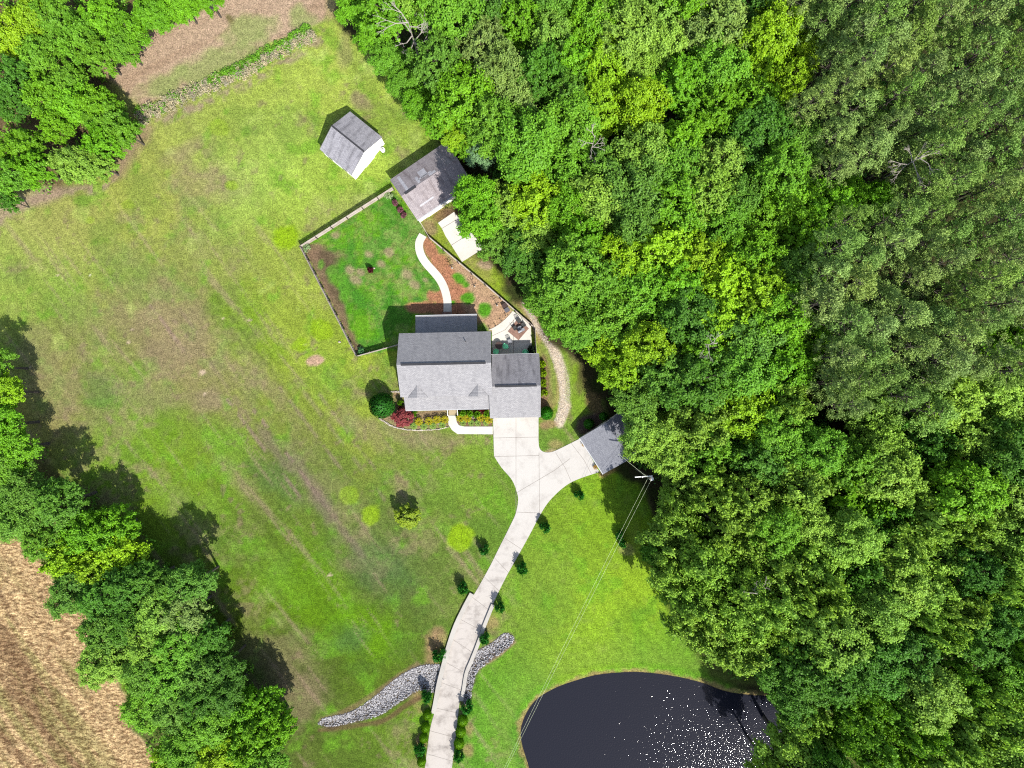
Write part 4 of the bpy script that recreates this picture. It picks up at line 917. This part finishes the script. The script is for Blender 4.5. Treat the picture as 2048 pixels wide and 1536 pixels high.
DG = LC(62, 140, 60, 1.15)
MYL = [(968, 1100), (926, 1177), (877, 1311), (853, 1394), (840, 1500)]
MYR = [(1159, 991), (1090, 1056), (1045, 1137), (1000, 1216), (970, 1278), (934, 1415), (917, 1513)]
for i, (a, b) in enumerate(MYL): shrub('myrtle', a, b, 10.5+(i*7%3), 1.9+(i*5%4)*.15, DG, '%s young dark green tree down the left side of the driveway' % ordn[i], 'tree', 'young trees lining the driveway', 'young_tree')
for i, (a, b) in enumerate(MYR): shrub('myrtle', a, b, 10+(i*7%3), 1.8+(i*5%4)*.15, DG, '%s young dark green tree down the right side of the driveway' % ordn[i], 'tree', 'young trees lining the driveway', 'young_tree')
BG = LC(125, 185, 20, 1.5)
for i, (a, b) in enumerate([(854.5, 1430), (851, 1455), (847.5, 1476), (843, 1523)]): shrub('ball', a, b, 9.5, 1.25, BG, '%s clipped round shrub from the top, left of the driveway' % ordn[i], group='clipped round shrubs beside the driveway', name='round_shrub')
for i, (a, b) in enumerate([(925.5, 1441), (921.5, 1463), (918, 1487)]): shrub('ball', a, b, 11, 1.3, BG, '%s clipped round shrub from the top, right of the driveway' % ordn[i], group='clipped round shrubs beside the driveway', name='round_shrub')
YL = LC(212, 205, 45, 1.4); LG = LC(165, 205, 110, 1.5); GG = LC(130, 195, 35, 1.5)
for i, (a, b) in enumerate([(838, 843), (858, 842), (874, 839), (890, 839)]): shrub('spiky', a, b, 8, .8, YL, '%s from the left of four yellow shrubs left of the front steps' % ordn[i], group='yellow shrubs in the front beds')
for i, (a, b) in enumerate([(828, 852), (848, 853), (866, 852), (885, 850)]): shrub('spiky', a, b, 7, .5, LG, '%s from the left of the pale shrubs inside the stone edging' % ordn[i], group='pale low shrubs in the front beds')
for i, (a, b) in enumerate([(921, 836), (935, 836.5), (962, 835), (978, 839)]): shrub('spiky', a, b, 8, .8, YL, '%s from the left of four yellow shrubs right of the front steps' % ordn[i], group='yellow shrubs in the front beds')
for i, (a, b) in enumerate([(926, 846), (943, 846), (956, 846), (972, 845)]): shrub('spiky', a, b, 6.5, .5, LG, '%s from the left of the pale shrubs beside the front walk' % ordn[i], group='pale low shrubs in the front beds')
for i, (a, b) in enumerate([(925, 826), (939, 827), (955, 829), (974, 828)]): shrub('loose', a, b, 8, 1.0, GG, '%s from the left of the green shrubs under the porch eave' % ordn[i], group='green shrubs under the porch eave')
shrub('loose2', 963, 823, 8, .9, LC(150, 60, 75, 1.5), 'dark red shrub under the porch eave near the garage')
shrub('loose', 829, 827, 6, 1.2, GG, 'small green shrub between the maple and the porch')
shrub('loose', 801, 806, 6, 1.4, GG, 'narrow green shrub at the left corner of the house'); shrub('loose2', 802, 817, 7, 1.0, LC(150, 90, 90, 1.5), 'small reddish shrub at the left front corner of the house')
for i, (a, b) in enumerate([(1084.5, 728), (1086.5, 746), (1087, 766), (1088, 786)]): shrub('loose', a, b, 8, 1.1, LC(165, 205, 30, 1.5), '%s from the top of the shrubs along the garage side' % ordn[i], group='shrubs along the garage side')
shrub('ball', 1093, 826, 14, 2.0, LC(70, 160, 35, 1.5), 'round green shrub at the front right corner of the garage', name='round_shrub')
shrub('ball', 1178, 848, 11, 1.6, LC(70, 150, 40, 1.5), 'round shrub behind the small garage at the drive end', name='round_shrub')
shrub('ball', 1207, 833, 9, 1.4, LC(70, 150, 40, 1.5), 'round shrub behind the small garage, nearer the trees', name='round_shrub')
PU = LC(150, 95, 130, 1.1)
for i, (a, b) in enumerate([(791, 405), (801, 419), (808.5, 431)]): shrub('loose2', a, b, 6.5, .8, PU, '%s from the top of three purple shrubs beside the far garage' % ordn[i], group='purple shrubs beside the far garage')
shrub('loose2', 740, 540, 6, 1.3, LC(120, 40, 75, 1.5), 'single dark red shrub in the middle of the yard')
shrub('loose', 777, 391, 8, .8, LC(200, 225, 190, 1.5), 'white-flowered plant at the fence near the far garage', 'plant', name='flowering_plant')
shrub('loose', 613, 496, 8, .8, LC(190, 220, 185, 1.5), 'white-flowered plant in the meadow corner of the yard', 'plant', name='flowering_plant')
shrub('loose', 722, 702, 8, .8, LC(120, 190, 140, 1.5), 'bluish plant in the bottom corner of the yard', 'plant', name='flowering_plant')
shrub('myrtle', 1240, 1071, 9, 1.6, DG, 'small sapling under the power wires, nearer the pole', 'tree', name='sapling'); shrub('myrtle', 1246, 1088, 8, 1.2, DG, 'small sapling under the power wires, farther from the pole', 'tree', name='sapling')
for i, (a, b) in enumerate([(1168, 888), (1191, 934)]): shrub('spiky', a, b, 5, .5, LC(220, 170, 60, 1.5), ['orange potted plant at the upper end of the small garage door', 'orange potted plant at the lower end of the small garage door'][i], 'plant', name='potted_plant')
shrub('loose2', 1064, 701, 10, .9, LC(60, 80, 70, 1.5), 'dark plant in the lower right corner of the patio', 'plant', name='potted_plant')
# red maple, round evergreen, lone tree: their own crown and trunk
def smalltree(seed, px, py, rpx, h_, rgb, label, ncl=34, per=260, leaf=.1, name='tree', dome=.5, basef=.3):
    hc = h_*(1-basef)*1.0; R_ = rpx*(H-h_*.6)/F
    td, cd, cz, R = decid(seed, R_, hc, h_*basef, ncl, per, leaf, dome); x, y, _ = P(px, py, h_*.6)
    root = thing(name, label, 'tree', (x, y, 0))
    for nm, d in (('trunk', td), ('crown', cd)):
        o = bpy.data.objects.new(nm, d); col.objects.link(o); o.parent = root; o.color = tuple(rgb)+(1,)
        if nm == 'trunk': o.scale = (.5, .5, 1)
    return root
shrub('ball', 764, 811, 26, 3.5, LC(56, 124, 44, 1.35), 'round dark green tree at the left end of the front bed', 'tree', name='round_tree')
smalltree(902, 805, 835, 18, 2.2, LC(160, 72, 88, 1.5), 'low crimson maple at the left front corner of the house', 50, 260, .08, 'red_maple', .5, .2)
smalltree(903, 815, 1034, 22, 3.4, LC(140, 165, 45, 1.2), 'small lone tree on the lawn left of the driveway', 40, 330, .11, 'lone_tree', .6, .25)

# ------------------------------------------------------------------ stones
def rocks(name, polys, n, size, mat, label, cat, seed, zoff=0, bounds=None):
    r = np.random.RandomState(seed); base = MB().ball((0, 0, 0), 1, 6, 4); bv = np.array(base.v); bf = np.array([f for f in base.f])
    xs = r.uniform(bounds[0], bounds[2], n*4); ys = r.uniform(bounds[1], bounds[3], n*4)
    k = np.zeros(len(xs), bool)
    for p in polys: k |= inside(p, xs, ys)
    xs = xs[k][:n]; ys = ys[k][:n]; V = []; Fc = []
    for i, (a, b) in enumerate(zip(xs, ys)):
        x, y, _ = P(a, b); s = size*r.uniform(.5, 1.4); v = bv*(1+r.uniform(-.28, .28, (len(bv), 1)))*np.array((1, r.uniform(.6, 1), r.uniform(.45, .75)))*s
        t_ = r.uniform(0, 6.28); c_, s_ = math.cos(t_), math.sin(t_); v = np.stack([v[:, 0]*c_-v[:, 1]*s_, v[:, 0]*s_+v[:, 1]*c_, v[:, 2]], 1)
        V.append(v+np.array((x, y, ground_z(x, y)+s*.2+zoff))); Fc.append(bf+i*len(bv))
    me = bpy.data.meshes.new(name); mesh_np(me, np.concatenate(V), np.concatenate(Fc)); me.materials.append(mat)
    o = bpy.data.objects.new(name, me); col.objects.link(o); return tag(o, label, cat, kind='stuff')
def rockmat():
    m, t, ns, l, p = newmat('riprap_rock'); g_ = N(t, 'ShaderNodeNewGeometry')
    c = mixc(t, g_.outputs['Random Per Island'], A(125, 122, 128, 2.3), A(238, 235, 236, 2.3)); l.new(c, p.inputs['Base Color']); p.inputs['Roughness'].default_value = .9; return m
rocks('riprap', [RIP_W], 4600, .095, rockmat(), 'grey broken stone filling the ditch left of the driveway', 'stones', 51, bounds=(630, 1320, 895, 1460))
rocks('riprap', [RIP_E], 1700, .095, bpy.data.materials['riprap_rock'], 'grey broken stone filling the ditch right of the driveway', 'stones', 52, bounds=(915, 1265, 1030, 1410))
gp = []
GL = [np.array(p) for p in GRAV]; a_ = []; b_ = []
for i, p in enumerate(GL):
    d = GL[min(i+1, len(GL)-1)]-GL[max(i-1, 0)]; d /= np.hypot(*d); n_ = np.array((-d[1], d[0]))*(5 if p[1] < 700 else 11); a_.append(tuple(p+n_)); b_.append(tuple(p-n_))
def gravmat():
    m, t, ns, l, p = newmat('gravel'); g_ = N(t, 'ShaderNodeNewGeometry')
    c = mixc(t, g_.outputs['Random Per Island'], A(205, 178, 150, 2.0), A(252, 244, 232, 1.9)); l.new(c, p.inputs['Base Color']); p.inputs['Roughness'].default_value = .9; return m
rocks('gravel', [a_+b_[::-1]], 3600, .042, gravmat(), 'pale gravel of the track beside the garage', 'gravel', 53, bounds=(1035, 595, 1150, 850))
# white stone edging of the flower bed
r = random.Random(3); mb = MB()
ed = catmull([(759.6, 837), (778.8, 849), (795, 855.5), (818.4, 859.5), (843, 860), (870, 859), (896, 853.5)], 8, False)+[]
for p in ed:
    x, y, _ = P(p[0]+r.uniform(-.6, .6), p[1]+r.uniform(-.6, .6)); mb.ball((x, y, .07), r.uniform(.09, .15), 7, 4, (1.2, .9, .8), .2, r)
mb.build('stone_edging', M['rock_pale'], label='line of white stones edging the left front bed', cat='edging', group='stone edgings of the left front bed')
mb = MB()
for p in [(783+i*1.6, 783.5) for i in range(10)]:
    x, y, _ = P(p[0], p[1]+r.uniform(-.4, .4)); mb.ball((x, y, .07), r.uniform(.10, .15), 7, 4, (1.2, .9, .8), .2, r)
mb.build('stone_edging', M['rock_pale'], label='short row of white stones from the round tree to the house wall', cat='edging', group='stone edgings of the left front bed')

# ------------------------------------------------------------------ patio and yard things
x, y, _ = P(1037, 660)
pad = MB(); q = px2([(1015.7, 663), (1037, 680.6), (1057.7, 657), (1036, 637)]); pad.prism(q, .04, .09)
pdo = pad.build('brick_pad', M['brick'], label='square of reddish pavers on the patio', cat='paving', kind='structure')
def chair(px, py, rz, mat, label, tub=False, group=None, z=0.05):
    x, y, _ = P(px, py, .5); t_ = thing('patio_chair', label, 'chair', (x, y, z), rz, group)
    if tub:
        s = MB(); s.tube((0, 0, .36), (0, 0, .42), .30, .32, 16).build('seat', M[mat], t_)
        b = MB(); n_ = 14
        for k in range(n_):
            a0 = -.6+k*4.3/n_; a1 = -.6+(k+1)*4.3/n_; h0 = .62+.2*math.sin(math.pi*k/n_); h1 = .62+.2*math.sin(math.pi*(k+1)/n_)
            for (ra, rb_) in ((.33, .37),):
                v = [(math.cos(a0)*ra, math.sin(a0)*ra, .4), (math.cos(a1)*ra, math.sin(a1)*ra, .4), (math.cos(a1)*rb_, math.sin(a1)*rb_, h1), (math.cos(a0)*rb_, math.sin(a0)*rb_, h0),
                     (math.cos(a0)*(ra+.03), math.sin(a0)*(ra+.03), .4), (math.cos(a1)*(ra+.03), math.sin(a1)*(ra+.03), .4), (math.cos(a1)*(rb_+.04), math.sin(a1)*(rb_+.04), h1), (math.cos(a0)*(rb_+.04), math.sin(a0)*(rb_+.04), h0)]
                b.raw(v, [(0, 1, 2, 3), (5, 4, 7, 6), (3, 2, 6, 7), (0, 4, 5, 1)])
        b.build('backrest', M[mat], t_)
    else:
        MB().box((0, 0, .42), (.5, .5, .05)).build('seat', M[mat], t_)
        b = MB()
        for k in range(5): b.box((-.2+k*.1, .26, .68), (.05, .03, .5))
        b.box((0, .26, .93), (.5, .04, .05)).build('backrest', M[mat], t_)
        for s in (-1, 1): MB().path([(s*.27, -.22, .42), (s*.27, -.22, .64), (s*.27, .26, .66)], .02).build('armrest', M[mat], t_)
    for (i, j) in ((-1, -1), (1, -1), (1, 1), (-1, 1)): MB().tube((i*.2, j*.2, 0), (i*.2, j*.2, .4), .022).build('leg', M[mat], t_)
    return t_
chair(1011.5, 692.5, 2.4, 'greenplastic', 'green round chair on the patio, nearest the middle', True, 'green patio chairs')
chair(992.5, 704, .8, 'greenplastic', 'green round chair against the house wall corner', True, 'green patio chairs')
chair(1050.5, 705, -.4, 'greenplastic', 'green round chair at the right, half under the garage eave', True, 'green patio chairs')
chair(1038, 642, .5, 'black', 'black chair at the top of the brick square', group='black chairs on the brick square', z=.09)
chair(1047, 650, -1.0, 'black', 'black chair at the right of the brick square', group='black chairs on the brick square', z=.09)
chair(1030, 656, 2.2, 'black', 'black chair at the left of the brick square', group='black chairs on the brick square', z=.09)
chair(1020, 683, .3, 'steel', 'light grey metal chair beside the shadow edge on the patio')
x, y, _ = P(1040, 657, .5); gt = thing('fire_pit', 'dark round fire pit with grey lid on the brick square', 'fire pit', (x, y, .09))
MB().tube((0, 0, .1), (0, 0, .42), .26, .4, 16).build('bowl', M['black'], gt); MB().ball((0, 0, .44), .36, 14, 6, (1, 1, .25)).build('lid', M['steel'], gt)
for k in range(3): MB().tube((math.cos(k*2.1)*.3, math.sin(k*2.1)*.3, 0), (math.cos(k*2.1)*.2, math.sin(k*2.1)*.2, .3), .025).build('leg', M['black'], gt)
x, y, _ = P(1040, 663, .5); gt = thing('grill', 'small grey and black grill at the lower side of the brick square', 'grill', (x, y, .09), .5)
MB().box((0, 0, .72), (.55, .4, .22)).build('firebox', M['black'], gt); MB().tube((-.28, 0, .86), (.28, 0, .86), .17, n=12).build('lid', M['steel'], gt)
MB().box((.48, 0, .82), (.35, .36, .04)).build('side_shelf', M['steel'], gt)
for (i, j) in ((-1, -1), (1, -1), (1, 1), (-1, 1)): MB().tube((i*.22, j*.16, 0), (i*.22, j*.16, .62), .02).build('leg', M['black'], gt)
x, y, _ = P(998, 691, .5); tb = thing('patio_table', 'dark round table between the green chairs', 'table', (x, y, .05))
MB().tube((0, 0, .68), (0, 0, .72), .5, n=20).build('tabletop', M['chest_brown'], tb); MB().tube((0, 0, 0), (0, 0, .68), .04).build('pedestal', M['black'], tb); MB().tube((0, 0, 0), (0, 0, .04), .25, n=14).build('foot', M['black'], tb)
for (px_, py_, m_, lb) in ((1009.5, 611, 'chest_brown', 'dark brown storage chest by the fence above the patio'), (1014, 620, 'chest_grey', 'grey storage chest by the fence above the patio')):
    x, y, _ = P(px_, py_, .4); t_ = thing('storage_chest', lb, 'chest', (x, y, 0), math.radians(33), 'chests by the fence')
    MB().box((0, 0, .25), (.62, .5, .5)).build('body', M[m_], t_); MB().box((0, 0, .535), (.68, .56, .07)).build('lid', M[m_], t_); MB().box((0, -.3, .45), (.16, .03, .05)).build('latch', M['black'], t_)
for i, (a, b) in enumerate([(1011.5, 631), (1002.5, 642), (991, 651.5), (979.5, 657)]):
    x, y, _ = P(a, b); t_ = thing('path_light', '%s small black garden light from the fence along the curved patio edge' % ordn[i], 'garden light', (x, y, 0), 0, 'garden lights along the patio')
    MB().tube((0, 0, 0), (0, 0, .5), .02).build('stake', M['black'], t_); MB().tube((0, 0, .48), (0, 0, .56), .09, .05, 8).build('lamp_head', M['black'], t_)
for i, (a, b) in enumerate([(903.5, 534), (948.5, 571), (993.5, 609)]):
    x, y, _ = P(a, b); t_ = thing('plant_hook', ['black double hook stake nearest the top of the slanting fence', 'black double hook stake halfway along the slanting fence', 'black double hook stake nearest the storage chests'][i], 'hook stake', (x, y, 0), .4, 'hook stakes along the fence')
    MB().tube((0, 0, 0), (0, 0, 1.35), .03).build('stake', M['black'], t_)
    for s in (-1, 1):
        MB().path([(0, 0, 1.0), (s*.32, 0, 1.15), (s*.36, 0, 1.5), (s*.15, 0, 1.62), (0, 0, 1.35)], .026).build('hook', M['black'], t_)
    MB().ball((0, -.15, .1), .14, 8, 5).build('base_stone', M['rock_pale'], t_)
# tank by shed
x, y, _ = P(765, 299, .5); t_ = thing('tank', 'small white tank with dark cap beside the little shed', 'tank', (x, y, 0))
MB().tube((0, 0, 0), (0, 0, .6), .3, .3, 14).build('body', M['white'], t_, True); MB().ball((0, 0, .6), .3, 12, 6, (1, 1, .5)).build('dome', M['white'], t_, True); MB().tube((.0, .05, .7), (.0, .05, .86), .1, n=10).build('cap', M['black'], t_)
x, y, _ = P(947, 834, .3); t_ = thing('flower_pot', 'pale round pot among the shrubs right of the front steps', 'pot', (x, y, 0)); MB().tube((0, 0, 0), (0, 0, .4), .16, .24, 14).build('pot', M['rock_pale'], t_); MB().tube((0, 0, .36), (0, 0, .405), .2, n=12).build('soil', M['chest_brown'], t_)
x, y, _ = P(880, 847, .2); MB().ball((x, y, .15), .35, 10, 6, (1, .6, .6), .2, r).build('boulder', M['rock_pale'], label='white boulder among the yellow shrubs left of the steps', cat='rock')
x, y, _ = P(748, 536, .2); MB().ball((x, y, .1), .15, 8, 5, (1, .8, .7), .2, r).build('stone', M['rock_pale'], label='small pale stone beside the red shrub in the yard', cat='rock')
x, y, _ = P(679, 684, .1); MB().ball((x, y, .08), .16, 8, 5, (1.2, .7, .6), .2, r).build('stone', M['rock_pale'], label='small white stone outside the left yard fence', cat='rock')

# ------------------------------------------------------------------ power pole and wires, dead trees
ph = 9.5; bx_, by_, _ = P(1301, 957, ph)
pp = thing('power_pole', 'wooden power pole with short crossarm at the edge of the wood', 'power pole', (bx_, by_, 0))
MB().tube((0, 0, 0), (0, 0, ph), .16, .11, 10).build('pole', M['pole'], pp)
MB().box((-.7, .15, ph-.6), (2.1, .12, .12), math.radians(4)).build('crossarm', M['porcelain'], pp)
MB().tube((.3, -.15, ph-1.6), (.3, -.15, ph-.7), .24, n=12).build('transformer', M['porcelain'], pp)
for (a, b) in ((0, .1), (.15, -.2), (-.9, .1)): MB().tube((a, b, ph-.5), (a, b, ph-.2), .06, n=8).build('insulator', M['porcelain'], pp)
def wire(a, b, sag, label, r_=.028):
    pts = [Vector(a).lerp(Vector(b), i/24)-Vector((0, 0, sag*4*(i/24)*(1-i/24))) for i in range(25)]
    return MB().path(pts, r_, 5).build('power_wire', M['wire'], label=label, cat='wire', group='power wires')
e = P(868, 1835, 7.5)
wire((bx_-.25, by_, ph-.3), (e[0]-.05, e[1], 7.5), 1.1, 'left one of the two power wires crossing the lawn', .009); wire((bx_+.15, by_-.2, ph-.3), (e[0]+.05, e[1], 7.3), .8, 'right one of the two power wires crossing the lawn', .009)
e2 = P(1262, 928, 8.8); wire((bx_-.3, by_+.1, ph-.4), (e2[0]-1.5, e2[1]+1.2, 8.6), .1, 'short wire running from the pole into the trees', .012)
def dead_tree(px, py, h_, spread, seed, label, mat='deadwood', r0=.14):
    rr = random.Random(seed); x, y, _ = P(px, py, h_*.85); t_ = thing('dead_tree', label, 'dead tree', (x, y, 0)); mb = MB(); br = mb
    mb.path([Vector((0, 0, 0)), Vector((.1, 0, h_*.5)), Vector((0, .1, h_))], [r0, r0*.8, r0*.3], 7)
    def grow(p, d, L, r_, lv):
        q = p+d*L; br.tube(p, q, r_, r_*.65, 5)
        if lv:
            for _ in range(rr.choice((2, 3))):
                nd = (d+Vector((rr.uniform(-.7, .7), rr.uniform(-.7, .7), rr.uniform(-.35, .35)))).normalized(); grow(q, nd, L*rr.uniform(.55, .85), r_*.62, lv-1)
    for k in range(9):
        a = k*2.4+rr.uniform(-.4, .4); z = h_*rr.uniform(.6, 1); grow(Vector((0, 0, z)), Vector((math.cos(a), math.sin(a), rr.uniform(.1, .5))).normalized(), spread*rr.uniform(.25, .42), r0*.55, 3)
    mb.build('trunk', M[mat], t_); return t_
dead_tree(822, 66, 16, 3.4, 1, 'bare white dead tree at the top of the wood near the meadow')
dead_tree(1815, 330, 19, 3.0, 2, 'bare grey dead tree in a dark gap of the pine wood', r0=.11)
dead_tree(1185, 290, 17.5, 1.8, 3, 'bare pale treetop in the upper middle of the east wood', r0=.09)
dead_tree(1420, 690, 18, 2.0, 4, 'bare grey treetop in the middle of the east wood', r0=.09)
dead_tree(1500, 1175, 15.5, 2.2, 5, 'bare grey treetop in the wood above the pond', r0=.09)
print('objects', len(bpy.data.objects))
